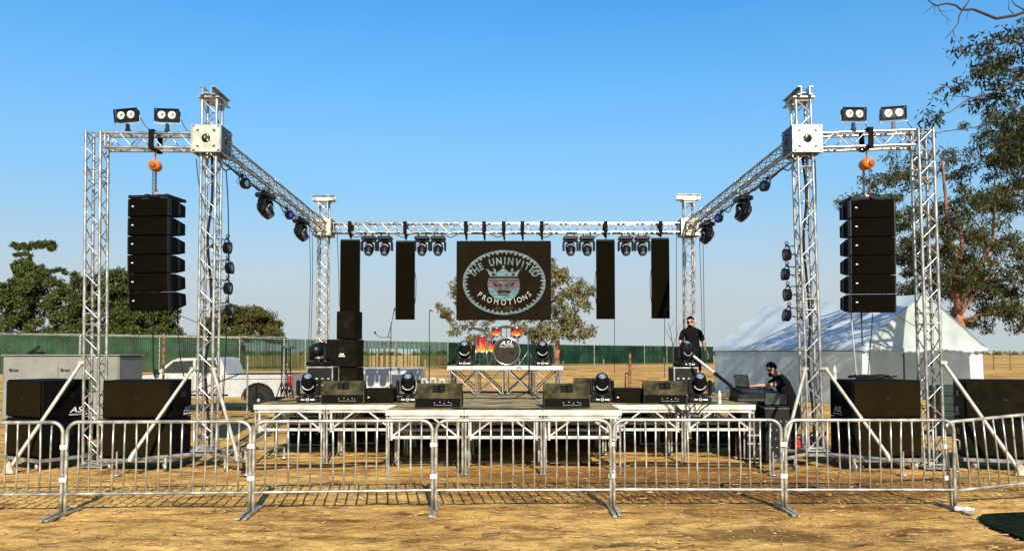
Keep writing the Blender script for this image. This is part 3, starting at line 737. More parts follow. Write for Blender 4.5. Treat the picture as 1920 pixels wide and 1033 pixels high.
for i, (hp, nm) in enumerate(((hl, 'left'), (hr, 'right'))):
    g = MB(); zt = ZB + TW / 2 + .035; zbm = ZB - TW / 2 - .035; x = hp.x
    for dx in (-.03,):
        pts = [(x, hp.y - .165, zt), (x, hp.y - .165, zbm), (x + .01, hp.y - .03, hp.z + .26), (x + .01, hp.y + .03, hp.z + .26), (x, hp.y + .165, zbm), (x, hp.y + .165, zt)]
        for a, b in zip(pts, pts[1:] + pts[:1]):
            a = Vector(a); b = Vector(b); m = axis_mat((a + b) / 2, b - a, (1, 0, 0) if abs((b - a).normalized().x) < .9 else None); g.box((0, 0, 0), (.02, .085, (b - a).length + .008), m)
    o = g.build('truss_sling', M['strap'])
    tag(o, f'black webbing sling round the {nm} loudspeaker beam above its orange hoist', 'sling', 'loudspeaker slings')

# ------------------------------------------------------------------ wedge monitors, fills, side-fill stack
def wedge():
    t = thing('wedge_monitor', '', 'stage monitor', group='wedge monitors'); w = .74
    prof = [(0, .01), (0, .165), (.19, .385), (.27, .39), (.54, .12), (.54, .01)]
    m = Matrix(((0, 1, 0, 0), (1, 0, 0, 0), (0, 0, 1, 0), (0, 0, 0, 1)))
    MB().prism(prof, -w / 2, w / 2, m).build('cabinet', M['wedge_paint'], t)
    g = MB(); g.box((0, -.004, .088), (w - .02, .012, .135), None, .004); g.build('rear_panel', M['cabinet'], t)
    sl = axis_mat((0, .098, .279), Vector((0, -.76, .65)), (1, 0, 0))
    ta = Vector((0, .65, .76))
    def on(x, a, o): return Vector((x, .095, .275)) + ta * a + Vector((0, -.76, .65)) * o
    fm = Matrix((Vector((1, 0, 0)), ta, Vector((0, -.76, .65)))).transposed().to_4x4(); fm.translation = on(0, .03, .0)
    g = MB(); g.box((0, 0, .0), (.20, .13, .008), fm, .003)
    g.build('handle_plate', M['black'], t)
    g = MB()
    g.box((0, 0, .012), (.03, .11, .02), fm, .006); 
    for s in (-1, 1): g.box((s * .092, 0, .008), (.012, .13, .014), fm)
    for s in (-1, 1): g.box((0, s * .06, .008), (.19, .012, .014), fm)
    g.build('handle', M['spk'], t)
    g = MB()
    for x in (-.06, .03, .10, .17, .21): g.lathe([(.008, 0), (.008, .012)], 8, axis_mat((x, -.010, .09 + .01 * math.sin(x * 50)), (0, -1, 0)))
    g.box((.08, -.010, .05), (.30, .005, .004)); g.build('sockets', M['bezel'], t)
    MB().box((0, .405, .257), (.66, .30, .006), T((0, 0, 0)) @ Matrix.Translation((0, .405, .257)) @ Matrix.Rotation(-math.pi / 4, 4, 'X') @ Matrix.Translation((0, -.405, -.257))).build('grille', M['grille'], t)
    return t
def ons(px, D, z=SZ): return Vector(((px - 960) * D / F, D, z))
wd = wedge(); i = 0
for px, D, rz, lab in ((643, 13.52, 4, 'wedge monitor on the left wing of the stage, beside a floor moving light'), (822, 12.42, 0, 'wedge monitor on the front thrust, left of centre'),
        (1063, 12.42, 0, 'wedge monitor on the front thrust, right of centre'), (1247, 13.5, -4, 'wedge monitor on the right stage wing with loose cables hanging in front')):
    o = wd if i == 0 else copy_tree(wd); i += 1; o.location = ons(px, D); o.rotation_euler = (0, 0, R(rz)); o['label'] = 'dusty black ' + lab
o = copy_tree(wd); o.location = ons(1111, 15.0) + Vector((0, .2, 0)); o.rotation_euler = (0, 0, R(-8)); o['label'] = 'dusty black wedge monitor farther back, behind the moving light right of centre'
def fill(px, D, lab, rz):
    t = thing('front_fill_speaker', lab, 'loudspeaker', ons(px, D), rz, 'small low fill speakers')
    MB().box((0, .19, .13), (.52, .36, .25), None, .012).build('cabinet', M['cabinet'], t)
    MB().box((0, .006, .13), (.48, .014, .22), None, .005).build('grille', M['spk'], t)
    MB().box((-.19, -.004, .10), (.03, .008, .018)).build('badge', M['logo'], t)
fill(712, 13.75, 'small low black speaker between the left wedge monitor and a moving light', 0); fill(1178, 13.75, 'small low black speaker beside the wedge monitor on the right wing', 0)
def spkbox(name, lab, loc, w, h, d, rz, horn):
    t = thing(name, lab, 'loudspeaker', loc, rz, 'side fill stack')
    MB().box((0, d / 2 + .01, h / 2), (w, d - .02, h), None, .012).build('cabinet', M['spk'], t)
    MB().box((0, .008, h / 2), (w - .03, .02, h - .03), None, .006).build('grille', M['spk'], t)
    MB().box((.02, -.004, h * (.55 if horn else .62)), (.115, .012, .10), None, .004).build('handle_recess', M['plastic'], t)
    if not horn:
        g = MB(); g.box((.02, -.006, h * .47), (.09, .010, .028)); g.box((.02, -.006, h * .40), (.13, .010, .022)); g.build('badge', M['logo'], t)
    else:
        MB().box((.03, -.005, h * .42), (.11, .012, .05), None, .01).build('badge', M['plastic'], t)
sx = ons(640, 16).x
spkbox('side_fill_subwoofer', 'bottom black box of the speaker stack beside the left rear tower', (sx + .06, 16, SZ), .54, .58, .55, -4, False)
spkbox('side_fill_subwoofer', 'wide middle box with white badge in the speaker stack beside the left rear tower', (sx, 15.98, SZ + .59), .64, .575, .55, -6, False)
spkbox('side_fill_speaker', 'narrow top box of the speaker stack beside the left rear tower', (sx + .07, 16.0, SZ + 1.17), .40, .58, .42, -14, True)
# ------------------------------------------------------------------ moving heads, PAR cans, blinders
def mover(hang=False, ang=48):
    """base at z=0, head looks towards -y and up by ang (a hung light is the same one upside down)"""
    t = thing('moving_head_light', '', 'moving light', group='x')
    g = MB(); g.box((0, 0, .055), (.40, .30, .085), None, .02); g.box((0, -.0, .012), (.34, .26, .02)); g.build('base', M['plastic'], t)
    if not hang:
        g = MB(); yb = -.153
        g.box((-.075, yb, .055), (.055, .006, .016)); g.box((.075, yb, .055), (.055, .006, .02)); g.box((.115, yb, .055), (.014, .006, .034)); g.box((-.10, yb, .058), (.014, .006, .03))
        g.tube([(.026 * math.cos(a), yb, .055 + .02 * math.sin(a)) for a in [k * math.pi / 5 for k in range(10)]], .006, 5, closed=True)
        g.build('marking', M['logo'], t)
    else:
        for s in (-1, 1): g = MB(); g.box((s * .10, 0, -.03), (.03, .06, .07)); g.tube([(s * .10 + .0, .03 * math.cos(a), -.075 + .03 * math.sin(a)) for a in [k * math.pi / 5 for k in range(10)]], .009, 5, closed=True); g.build('clamp', M['black'], t)
    g = MB(); g.lathe([(.10, .095), (.085, .125)], 18)
    for s in (-1, 1): g.box((s * .188, .0, .27), (.055, .17, .26), None, .022)
    g.box((0, 0, .135), (.40, .15, .04), None, .015); g.build('yoke', M['plastic'], t)
    d = Vector((0, -math.cos(R(ang)), math.sin(R(ang)))); c = Vector((0, 0, .335)); am = axis_mat(c, d, (1, 0, 0))
    h = MB(); h.lathe([(.03, -.20), (.09, -.185), (.128, -.12), (.138, -.02), (.135, .05), (.118, .12), (.105, .165), (.100, .178)], 20, am)
    ho = h.build('head', M['plastic'], t)
    g = MB(); g.lathe([(.055, .0), (.070, .010), (.055, .022), (.03, .028)], 18, axis_mat(c + d * .172, d, (1, 0, 0))); g.build('lens', M['lens'], t)
    g = MB(); g.tube([(c.x + .108 * math.cos(a), -.098 - .02 * abs(math.cos(a)) * 0 - .012 * math.sin(-a), c.z + .108 * math.sin(a)) for a in [R(200) + k * R(140) / 14 for k in range(15)]], .0085, 6)
    g.build('trim_ring', M['bezel'], t)
    return t
mv = mover(); i = 0; gF = 'moving lights standing on stage and riser'
for px, D, z, rz, lab in ((580, 13.95, SZ, 5, 'black moving head light standing on the far left end of the stage'), (766, 13.95, SZ, 3, 'black moving head light on the stage between a low speaker and the left thrust wedge'),
        (1128, 13.95, SZ, -3, 'black moving head light on the stage beside the right thrust wedge'), (1310, 13.95, SZ, -5, 'black moving head light on the stage below the standing man'),
        (871, 16.42, RZ, 2, 'black moving head light on the left corner of the drum riser'), (1017, 16.42, RZ, -2, 'black moving head light on the right corner of the drum riser')):
    o = mv if i == 0 else copy_tree(mv); i += 1; o.location = ons(px, D, z); o.rotation_euler = (0, 0, R(rz)); o['label'] = lab; o['group'] = gF
m2 = mover(ang=15); m2['label'] = 'black moving head light on the silver-edged road case beside the speaker stack'; m2['group'] = gF
m3 = mover(ang=70); m3['label'] = 'black moving head light on the road case in front of the standing man'; m3['group'] = gF
# flight cases under those two
def case(lab, loc, w, d, h, rz=0, m='black', feet=True):
    t = thing('road_case', lab, 'road case', loc, rz, 'black road cases')
    MB().box((0, d / 2, h / 2 + .03), (w - .02, d - .02, h - .08), None, .004).build('body', M[m], t)
    g = MB(); e = .026
    for zz in (.03 + e / 2, h - e / 2):
        for s in (-1, 1): g.box((0, d / 2 + s * (d / 2 - e / 2), zz), (w, e, e)); g.box((s * (w / 2 - e / 2), d / 2, zz + .0005), (e, d - 2 * e - .001, e))
    for a in (-1, 1):
        for b in (-1, 1): g.box((a * (w / 2 - e / 2), d / 2 + b * (d / 2 - e / 2), h / 2 + .015), (e - .001, e - .001, h - 2 * e - .034))
    g.build('edge_trim', M['alu'], t)
    g = MB()
    for k in range(4):
        a = -w / 2 + .09 + k * (w - .18) / 3
        for zz in (.42, .62): g.box((a, -.002, h * zz), (.045, .014, .03), None, .003)
    g.build('latch', M['bezel'], t)
    g = MB()
    for a in (-1, 1):
        for b in (-1, 1): g.lathe([(.02, -.015), (.03, -.015), (.03, .015), (.02, .015)], 10, axis_mat((a * (w / 2 - .05), d / 2 + b * (d / 2 - .05), .03), (1, 0, 0)))
    g.build('casters', M['rubber'], t)
    return t
case('silver-edged black road case beside the side fill stack, carrying a moving light', ons(600, 15.1), .52, .55, .62); 
m2.location = ons(598, 15.35, SZ + .62); m2.rotation_euler = (0, 0, R(155))
case('silver-edged black road case in front of the standing man, carrying a moving light', ons(1286, 15.6), .50, .55, .60)
m3.location = ons(1284, 15.85, SZ + .60); m3.rotation_euler = (0, 0, R(25))
hm = mover(True, 52); i = 0; gH = 'moving lights hanging from the rear truss'
words = ['first', 'second', 'third', 'fourth']
zt = ZBB - TW / 2 - .02
for k, px in enumerate((691, 721, 791, 821, 1070, 1101, 1174, 1205)):
    o = hm if i == 0 else copy_tree(hm); i += 1; Dm = D_B
    o.location = ((px - 960) * Dm / F, Dm - .02, zt - .085); o.rotation_euler = (R(180), 0, R(180)); o['group'] = gH
    pl = ['between the outer and inner left banners, left one', 'between the outer and inner left banners, right one', 'between inner left banner and video wall, left one', 'between inner left banner and video wall, right one',
          'between video wall and inner right banner, left one', 'between video wall and inner right banner, right one', 'between the inner and outer right banners, left one', 'between the inner and outer right banners, right one'][k]
    o['label'] = 'hanging black moving light ' + pl
def side_pt(A, B, px):
    lo, hi = 0.0, 1.0
    for _ in range(40):
        m = (lo + hi) / 2; p = A + (B - A) * m; x = 960 + p.x / p.y * F
        if (x < px) == (A.x < 0): lo = m
        else: hi = m
    return A + (B - A) * lo
gS = 'moving lights hanging from the side trusses'
for nm, A, B, pxs, sg in (('left', SLa, SLb, (493, 561), 1), ('right', SRa, SRb, (1398, 1329), -1)):
    for k, px in enumerate(pxs):
        o = copy_tree(hm); p = side_pt(A, B, px); o.location = p + Vector((sg * .02, 0, -TW / 2 - .10)); o.rotation_euler = (R(180), R(0), R(180 + sg * 84)); o['group'] = gS
        o['label'] = f'black moving light hanging from the {nm} side truss, {["nearer the front tower", "close to the rear tower"][k]}'
def par(lens='lens'):
    """can looks along -y, clamp at the origin above"""
    t = thing('par_light', '', 'stage light', group='x'); t.scale = (.86, .86, .86); c = Vector((0, 0, -.23)); am = axis_mat(c, (0, -1, 0))
    MB().lathe([(.05, -.05), (.105, -.04), (.118, -.01), (.118, .055), (.124, .06), (.124, .075), (.10, .075)], 20, am).build('housing', M['plastic'], t)
    MB().lathe([(.104, .066), (.06, .0762), (.02, .0772)], 20, am).build('lens', M[lens], t)
    g = MB(); g.tube([(-.135, 0, -.23), (-.135, 0, -.12), (-.10, 0, -.07), (.10, 0, -.07), (.135, 0, -.12), (.135, 0, -.23)], .009, 6)
    g.tube([(-.12, .02, -.23), (-.125, .09, -.16), (-.06, .05, -.07)], .006, 5); g.build('yoke', M['black'], t)
    g = MB(); g.box((0, 0, -.045), (.035, .05, .06)); g.tube([(0, .032 * math.cos(a), .03 * math.sin(a)) for a in [k * math.pi / 5 for k in range(10)]], .009, 5, closed=True); g.build('clamp', M['black'], t)
    return t
pr = par(); pp = par('purple'); u1 = u2_ = False
for nm, A, B, pxs, sg in (('left', SLa, SLb, (447, 533), 1), ('right', SRa, SRb, (1446, 1357), -1)):
    for k, px in enumerate(pxs):
        src = pp if k else pr; o = src if not src.get('label') else copy_tree(src)
        p = side_pt(A, B, px); o.location = p + Vector((sg * .02, 0, -TW / 2 - .045)); o.rotation_euler = (R(-0), R(sg * -22), R(sg * 68)); o['group'] = 'par lights on the side trusses'
        o['label'] = f'small black par light under the {nm} side truss, ' + ['next to the front tower', 'blue lens, between two moving lights'][k]
for nm, sg, pxs, ys in (('left', 1, (432, 432, 432, 431), (465, 503, 541, 582)), ('right', -1, (1470, 1471, 1472, 1475), (478, 515, 553, 592))):
    for k in range(4):
        o = copy_tree(pr); Dm = 13.08; p = P(pxs[k] - sg * 5, ys[k], Dm); tilt = (6, -4, 3, -8)[k] * 1.0
        # clamp sits on the mast, the can looks across the stage
        o.location = p + Vector((-sg * .23 * .98, 0, 0)); o.rotation_euler = Euler((0, 0, 0)); 
        o.rotation_euler = (R(0), R(0), R(90 * sg)); o.location = p + Vector((0, 0, .20)); o['group'] = 'par lights clamped to the front towers'
        o.rotation_euler[0] = R(tilt)
        o['label'] = f'round black par light clamped to the {nm} front tower, {["uppermost", "second from top", "third from top", "lowest"][k]} of four'
        g = MB(); s = Vector((0, 0, .0)); 
        # side arm from the mast to the clamp, local coordinates of the light
        g.bar((0, .30, -.07), (0, 0, -.07), .011, 6); g.bar((0, .28, -.23), (0, .08, -.23), .011, 6); g.bar((0, .28, -.28), (0, .28, -.05), .012, 6); g.box((0, .285, -.07), (.05, .07, .05)); g.box((0, .285, -.23), (.05, .07, .05))
        g.tube([(.02, .10, -.24), (.05, .20, -.30), (.02, .27, -.20), (-.03, .22, -.12)], .006, 5); g.build('side_arm', M['black'], o)
def blinder():
    t = thing('blinder_light', '', 'stage light', group='two-lamp blinder lights on the loudspeaker beams'); w, h = .40, .215
    c = Vector((0, 0, .27)); am = T(c, rx=4)
    g = MB(); g.box((0, .05, 0), (w - .02, .12, h - .02), am, .02); g.build('housing', M['plastic'], t)
    g = MB()
    for s in (-1, 1): g.box((s * (w / 2 - .008), -.02, 0), (.016, .03, h), am)
    for s in (-1, 1): g.box((0, -.02, s * (h / 2 - .008)), (w - .034, .029, .015), am)
    g.build('rim', M['black'], t)
    for s in (-1, 1):
        g = MB(); m = am @ axis_mat((s * .085, -.014, 0), (0, -1, 0)); g.lathe([(.064, .0), (.066, .006), (.05, .004), (.028, -.006), (.004, -.008)], 24, m); g.build('reflector', M['reflector'], t)
        g = MB(); m = am @ axis_mat((s * .085 + .012, -.014, .01), (0, -1, 0)); g.box((0, 0, .006), (.045, .012, .006), m @ T(rz=35)); g.build('bulb', M['chain'], t)
    g = MB(); g.tube([(-.215, .03, .26), (-.215, .03, .13), (.215, .03, .13), (.215, .03, .26)], .009, 6); g.build('yoke', M['bezel'], t)
    g = MB(); g.box((0, .03, .075), (.045, .05, .11)); g.box((0, .03, .012), (.06, .075, .06)); g.build('clamp', M['plastic'], t)
    MB().tube([(.19, .1, .24), (.26, .1, .1), (.34, .12, .0)], .006, 5).build('power_cable', M['cable'], t)
    return t
bl = blinder(); 
for k, (px, yd, rz, ry, lab) in enumerate(((238, 12.92, -4, -4, 'outer'), (312, 12.92, 3, 1, 'inner'), (1602, 12.85, 3, 0, 'inner'), (1677, 12.8, -8, -2, 'outer'))):
    o = bl if k == 0 else copy_tree(bl); yy = yd - TW / 2
    o.location = (P(px, 255, yy).x, yy, ZB + TW / 2 + .02); o.rotation_euler = (0, R(ry), R(rz))
    o['label'] = f'black two-lamp blinder light on top of the {"left" if k < 2 else "right"} loudspeaker beam, {lab} one'
# ------------------------------------------------------------------ video wall and banners
def led(name, lab, cat, x0, x1, y0, y1, D, group, straps, seams):
    a = P(x0, y0, D); b = P(x1, y1, D); w = b.x - a.x; h = a.z - b.z
    t = thing(name, lab, cat, ((a.x + b.x) / 2, D, b.z), 0, group)
    MB().box((0, .05, h / 2), (w, .09, h), None, .004).build('cabinet', M['black'], t)
    g = MB(); nx, nz = seams; gx, gz_ = (w - .012) / nx, (h - .012) / nz
    for i in range(nx):
        for j in range(nz): g.box((-w / 2 + .006 + gx * (i + .5), .001 + .0012 * ((i * 7 + j * 3) % 3), .006 + gz_ * (j + .5)), (gx - .003, .012, gz_ - .003))
    g.build('panel_face', M['led' if w > 1 else 'banner'], t)
    MB().box((0, .04, h + .025), (w - .01, .07, .045), None, .004).build('header_bar', M['spk'] if w > 1 else M['black'], t)
    for s in straps:
        g = MB(); zb = ZBB - b.z; zt = zb + TW / 2 + .034; zl = zb - TW / 2 - .034; yy = D_B - D
        pts = [(s, yy - .162, zt), (s, yy - .162, zl), (s + .015, .04, h + .09), (s, yy + .162, zl), (s, yy + .162, zt)]
        for p, q in zip(pts, pts[1:] + pts[:1]):
            p = Vector(p); q = Vector(q); g.box((0, 0, 0), (.10 if abs(p.z - q.z) > .2 and p.z > zl - .01 and q.z > zl - .01 else .055, .012, (q - p).length + .006), axis_mat((p + q) / 2, q - p, (1, 0, 0)).to_4x4() @ Matrix.Rotation(math.pi / 2, 4, 'Z'))
        g.bar((s + .015, .04, h + .10), (s + .015, .04, h + .03), .012, 6); g.build('hanging_strap', M['strap'], t)
    return t, w, h
DS = 20.7
wall, WW, WH = led('video_wall', 'large dark video wall showing the crowned emblem with white words, hung from the rear truss', 'video wall', 856, 1033.5, 455, 600, DS, None, (-1.02, -.53, 0.0, .50, 1.02), (5, 4))
gb = 'narrow dark banner screens beside the video wall'
for lab, x0, x1, y0, y1 in (('narrow dark hanging screen partly behind the speaker stack, outermost on the left', 638, 673.5, 452, 598), ('narrow dark hanging screen between two pairs of moving lights, left of the video wall', 742, 777, 454.5, 599),
        ('narrow dark hanging screen between two pairs of moving lights, right of the video wall', 1118, 1153.5, 452, 598), ('narrow dark hanging screen next to the right rear tower, outermost on the right', 1221.5, 1256, 449, 597)):
    tt, w2, h2 = led('banner_screen', lab, 'banner screen', x0, x1, y0, y1, DS, gb, (0.0,), (1, 4))
    g = MB(); s = 1 if x0 < 900 else -1
    if x0 > 700: g.tube([(s * w2 / 2, .06, h2 * .62), (s * (w2 / 2 + .035), .06, h2 * .5), (s * (w2 / 2 + .03), .06, h2 * .3), (s * w2 / 2, .06, h2 * .2)], .009, 5); g.build('loop_cable', M['cable'], tt)
# emblem, drawn in units of the enlarged photo (screen 75..912 x 245..937) and set just proud of the panels
K = WW / 837.0
def E(x, y, o=0): return Vector(((x - 493.5) * K, -.010 - o, (937 - y) * (WH / 692.0)))
def flat(mb, pts, o=0.0, th=.003):
    n = len(pts); vs = [E(x, y, o) for x, y in pts] + [E(x, y, o + th) for x, y in pts]
    mb.add(vs, [tuple(range(n)), tuple(range(2 * n - 1, n - 1, -1))] + [(i, n + i, n + (i + 1) % n, (i + 1) % n) for i in range(n)])
ex, ey, rx, ry = 497, 602, 366, 288
g = MB(); n = 52
def el(a, k): return (ex + rx * k * math.cos(a), ey + ry * k * math.sin(a))
for i in range(n):
    a0, a1 = 2 * math.pi * i / n, 2 * math.pi * (i + 1) / n; am = (a0 + a1) / 2
    flat(g, [el(a0, 1), el(am, 1.0), el(a1, 1), el(a1, .965), el(am, .962), el(a0, .965)])
    flat(g, [el(a0, .962), el(am, .86 if i % 2 else .89), el(a1, .962)], .0005)
g.build('emblem_ring', M['emblem'], wall)
def arc_text(s, cx, cy, rx_, ry_, a0, a1, size, up, mname, part, sx=1.0, shear=0, bold=0):
    g = MB(); n = len(s); cuts = [{'I': .55, ' ': .8, 'M': 1.25, 'N': 1.05}.get(c, 1.0) for c in s]; tot = sum(cuts); acc = 0
    for c, k in zip(s, cuts):
        f = (acc + k / 2) / tot; acc += k
        if c == ' ': continue
        a = R(a0 + (a1 - a0) * f); x = cx + rx_ * math.cos(a); y = cy - ry_ * math.sin(a)
        tx, ty = -rx_ * math.sin(a), ry_ * math.cos(a)
        if up: tx, ty = -tx, -ty
        rot = math.atan2(ty, tx) * .85; p = E(x, y, .003)
        add_text(g, c, size * K, Matrix.Translation(p) @ XZ @ Matrix.Rotation(rot, 4, 'Z') @ Matrix.Translation((0, -size * K * .35, 0)), shear, sx, bold)
    return g.build(part, M[mname], wall)
arc_text('THE UNINVITED', 497, 590, 300, 182, 165, 16, 88, True, 'emblem', 'emblem_title', .80, 0, .008)
arc_text('PROMOTIONS', 497, 610, 262, 170, 209, 333, 68, False, 'emblem_white', 'emblem_subtitle', .85)
g = MB(); add_text(g, 'Est. 2020', 46 * K, Matrix.Translation(E(493, 846, .003)) @ XZ, .35, .9); g.build('emblem_date', M['emblem_red'], wall)
# crowned face
g = MB(); flat(g, [(362, 560), (352, 590), (350, 625), (356, 655), (362, 690), (385, 715), (405, 742), (440, 757), (497, 762), (550, 757), (585, 742), (606, 715), (626, 690), (632, 655), (636, 625), (632, 590), (622, 560)], .000); g.build('emblem_head', M['emblem_mauve'], wall)
g = MB(); flat(g, [(358, 648), (400, 655), (430, 690), (452, 708), (545, 708), (562, 690), (592, 655), (630, 648), (622, 690), (585, 742), (550, 757), (497, 761), (440, 757), (405, 742), (362, 690)], .004); g.build('emblem_beard', M['emblem_blue'], wall)
g = MB()
flat(g, [(372, 548), (358, 520), (352, 498), (330, 485), (356, 486), (378, 505), (400, 512), (406, 490), (398, 478), (414, 476), (420, 488), (430, 512), (455, 498), (486, 478), (476, 462), (490, 448), (504, 462), (494, 478), (530, 498), (552, 512), (560, 490), (562, 476), (578, 476), (574, 490), (578, 510), (604, 505), (624, 488), (652, 482), (632, 496), (622, 520), (612, 548)], .004)
g.build('emblem_crown', M['emblem'], wall)
g = MB(); flat(g, [(430, 545), (436, 515), (486, 492), (540, 515), (530, 545)], .008); g.build('emblem_jewel', M['emblem_blue'], wall)
g = MB()
flat(g, [(386, 522), (412, 520), (418, 540), (392, 542)], .008); flat(g, [(562, 520), (594, 522), (588, 542), (562, 540)], .008)
flat(g, [(366, 552), (622, 552), (620, 564), (368, 564)], .008); flat(g, [(360, 580), (628, 580), (628, 585), (360, 585)], .008)
for s in (1, -1):
    def m(p): return [(493 + s * (x - 493), y) for x, y in p]
    flat(g, m([(398, 600), (425, 594), (470, 618), (484, 634), (462, 642), (420, 640), (402, 622)]), .008)
    flat(g, m([(452, 652), (474, 650), (488, 662), (470, 668)]), .008)
flat(g, [(436, 672), (550, 672), (546, 700), (520, 698), (500, 690), (470, 698), (444, 702)], .008); flat(g, [(440, 706), (452, 712), (536, 712), (548, 706), (538, 720), (450, 720)], .0085)
g.build('emblem_features', M['emblem_dark'], wall)
g = MB()
for s in (1, -1):
    flat(g, [(493 + s * (x - 493), y) for x, y in [(404, 606), (424, 600), (468, 624), (440, 620)]], .0115)
    flat(g, [(493 + s * (x - 493), y) for x, y in [(420, 628), (450, 626), (470, 634), (446, 638)]], .0115)
flat(g, [(470, 655), (518, 655), (524, 662), (494, 668), (464, 662)], .0115)
g.build('emblem_eyes', M['emblem_mauve'], wall)
# ------------------------------------------------------------------ drum kit and stands
def pt(px, py, D): return P(px, py, D)
kz = RZ
def cyl_between(mb, p, q, r): return mb.bar(p, q, r, 6)
t = thing('bass_drum', 'bass drum with black front head and white lettering, standing on the riser', 'drum', (P(950, 680, 16.7).x, 16.75, kz), 0, 'drum kit')
r = .288; c = Vector((0, 0, r + .02))
MB().lathe([(r - .01, 0), (r - .01, .40)], 32, axis_mat(c, (0, 1, 0))).build('shell', M['drum_red'], t)
g = MB(); g.lathe([(.001, 0), (r - .028, -.004)], 32, axis_mat(c, (0, 1, 0))); g.lathe([(r - .03, -.006), (r - .03, .004)], 32, axis_mat(c, (0, 1, 0))); g.build('front_head', M['drum_head'], t)
for y in (-.006, .40): MB().tube([c + Vector((r * math.cos(a), y, r * math.sin(a))) for a in [k * math.pi / 18 for k in range(36)]], .016, 6, closed=True).build('hoop', M['chrome'], t)
g = MB(); g.lathe([(.05, 0), (.05, .006)], 20, axis_mat(c + Vector((.11, -.016, -.03)), (0, 1, 0))); g.build('port_hole', M['rubber'], t)
logo(t, (0, -.012, r + .155), .13)
g = MB()
for s in (-1, 1): g.bar((s * .25, .1, r - .05), (s * .39, -.08, .01), .011, 6)
for k in range(8): a = R(22 + 45 * k); g.box(c + Vector((r * .99 * math.cos(a), .05, r * .99 * math.sin(a))), (.02, .09, .02))
g.build('spurs_and_lugs', M['chrome'], t)
def tom(lab, px, py, D, r, h, m='drum', rx=0, legs=False, zbot=None):
    c = P(px, py, D); z0 = c.z - h / 2
    t = thing('floor_tom' if legs else 'rack_tom', lab, 'drum', (c.x, D, z0), 0, 'drum kit', rx=rx)
    MB().lathe([(r, .012), (r, h - .012)], 28).build('shell', M[m], t)
    g = MB()
    for z in (.006, h - .006): g.lathe([(r - .012, z - .012), (r + .009, z - .012), (r + .009, z + .012), (r - .012, z + .012)], 28)
    for k in range(6):
        a = R(60 * k + 15); g.box((math.cos(a) * (r + .01), math.sin(a) * (r + .01), h / 2), (.018, .018, h * .35)); g.bar((math.cos(a) * (r + .012), math.sin(a) * (r + .012), .02), (math.cos(a) * (r + .012), math.sin(a) * (r + .012), h - .02), .004, 5)
    g.build('hoop', M['chrome'], t)
    MB().lathe([(r - .014, h - .006), (.001, h - .004)], 28).build('drum_skin', M['drum_white'], t)
    if legs:
        for k in range(3):
            a = R(120 * k + 200); g = MB(); d = Vector((math.cos(a), math.sin(a), 0))
            g.tube([d * (r + .02) + Vector((0, 0, h * .7)), d * (r + .02) + Vector((0, 0, -.08)), d * (r + .06) + Vector((0, 0, -(z0 - kz) + .01))], .008, 6); g.build('leg', M['chrome'], t)
    else:
        g = MB(); g.bar((.0 if px > 950 else 0, r * .5, .03), ((950 - px) / 30 * .2, .22, -(z0 - (kz + .60))), .012, 6); g.build('mount_arm', M['chrome'], t)
tom('tall orange flame floor tom left of the bass drum, beside a moving light', 903.5, 645.5, 16.9, .118, .36, legs=True)
tom('smaller orange flame floor tom tucked behind the bass drum', 921, 649, 17.25, .115, .25, legs=True)
tom('red and orange rack tom above the left side of the bass drum', 931, 621, 16.95, .105, .17, rx=8)
tom('red and orange rack tom above the right side of the bass drum', 968, 621, 16.95, .12, .19, rx=8)
def cymbal(lab, px, py, D, r, tx, ty):
    c = P(px, py, D); t = thing('cymbal_stand', lab, 'cymbal', (c.x, D, kz), 0, 'cymbals of the drum kit'); h = c.z - kz
    g = MB(); g.bar((0, 0, .28), (0, 0, h + .04), .009, 6)
    for k in range(3): a = R(120 * k + 30); d = Vector((math.cos(a), math.sin(a), 0)); g.bar((0, 0, .34), d * .26 + Vector((0, 0, .012)), .008, 6); g.bar((0, 0, .10), d * .13 + Vector((0, 0, .165)), .005, 5)
    g.build('stand', M['chrome'], t)
    MB().lathe([(r, -.012), (r * .6, .0), (r * .22, .012), (r * .16, .026), (.008, .032)], 28, T((0, 0, h), rx=tx, ry=ty)).build('cymbal', M['brass'], t)
cymbal('bronze crash cymbal on a chrome stand left of the rack toms', 900, 617, 17.3, .21, 10, 12)
cymbal('bronze cymbal on a chrome stand at the right end of the drum kit', 1012, 621, 17.0, .20, 5, -4)
cymbal('small bronze cymbal high behind the bass drum', 950, 612, 17.5, .17, 14, 0)
t = thing('hi_hat_stand', 'chrome hi-hat stand behind the moving light at the right of the riser', 'cymbal', (P(990, 680, 16.9).x, 16.9, kz), 0, 'cymbals of the drum kit')
g = MB(); g.bar((0, 0, .1), (0, 0, .88), .01, 6)
for k in range(3): a = R(120 * k + 90); g.bar((0, 0, .3), (.24 * math.cos(a), .24 * math.sin(a), .012), .008, 6)
g.build('stand', M['chrome'], t)
g = MB(); g.lathe([(.17, 0), (.03, .015), (.02, .03)], 24, T((0, 0, .74))); g.lathe([(.17, .0), (.03, -.015), (.02, -.03)], 24, T((0, 0, .735))); g.build('cymbal', M['brass'], t)
t = thing('drum_throne', 'low black padded drum stool behind the bass drum', 'stool', (P(958, 680, 17.6).x, 17.6, kz), 0)
MB().lathe([(.15, .44), (.17, .46), (.17, .51), (.14, .53)], 20).build('seat', M['plastic'], t)
g = MB(); g.bar((0, 0, .2), (0, 0, .44), .016, 8)
for k in range(3): a = R(120 * k); g.bar((0, 0, .28), (.22 * math.cos(a), .22 * math.sin(a), .012), .009, 6)
g.build('tripod', M['chrome'], t)
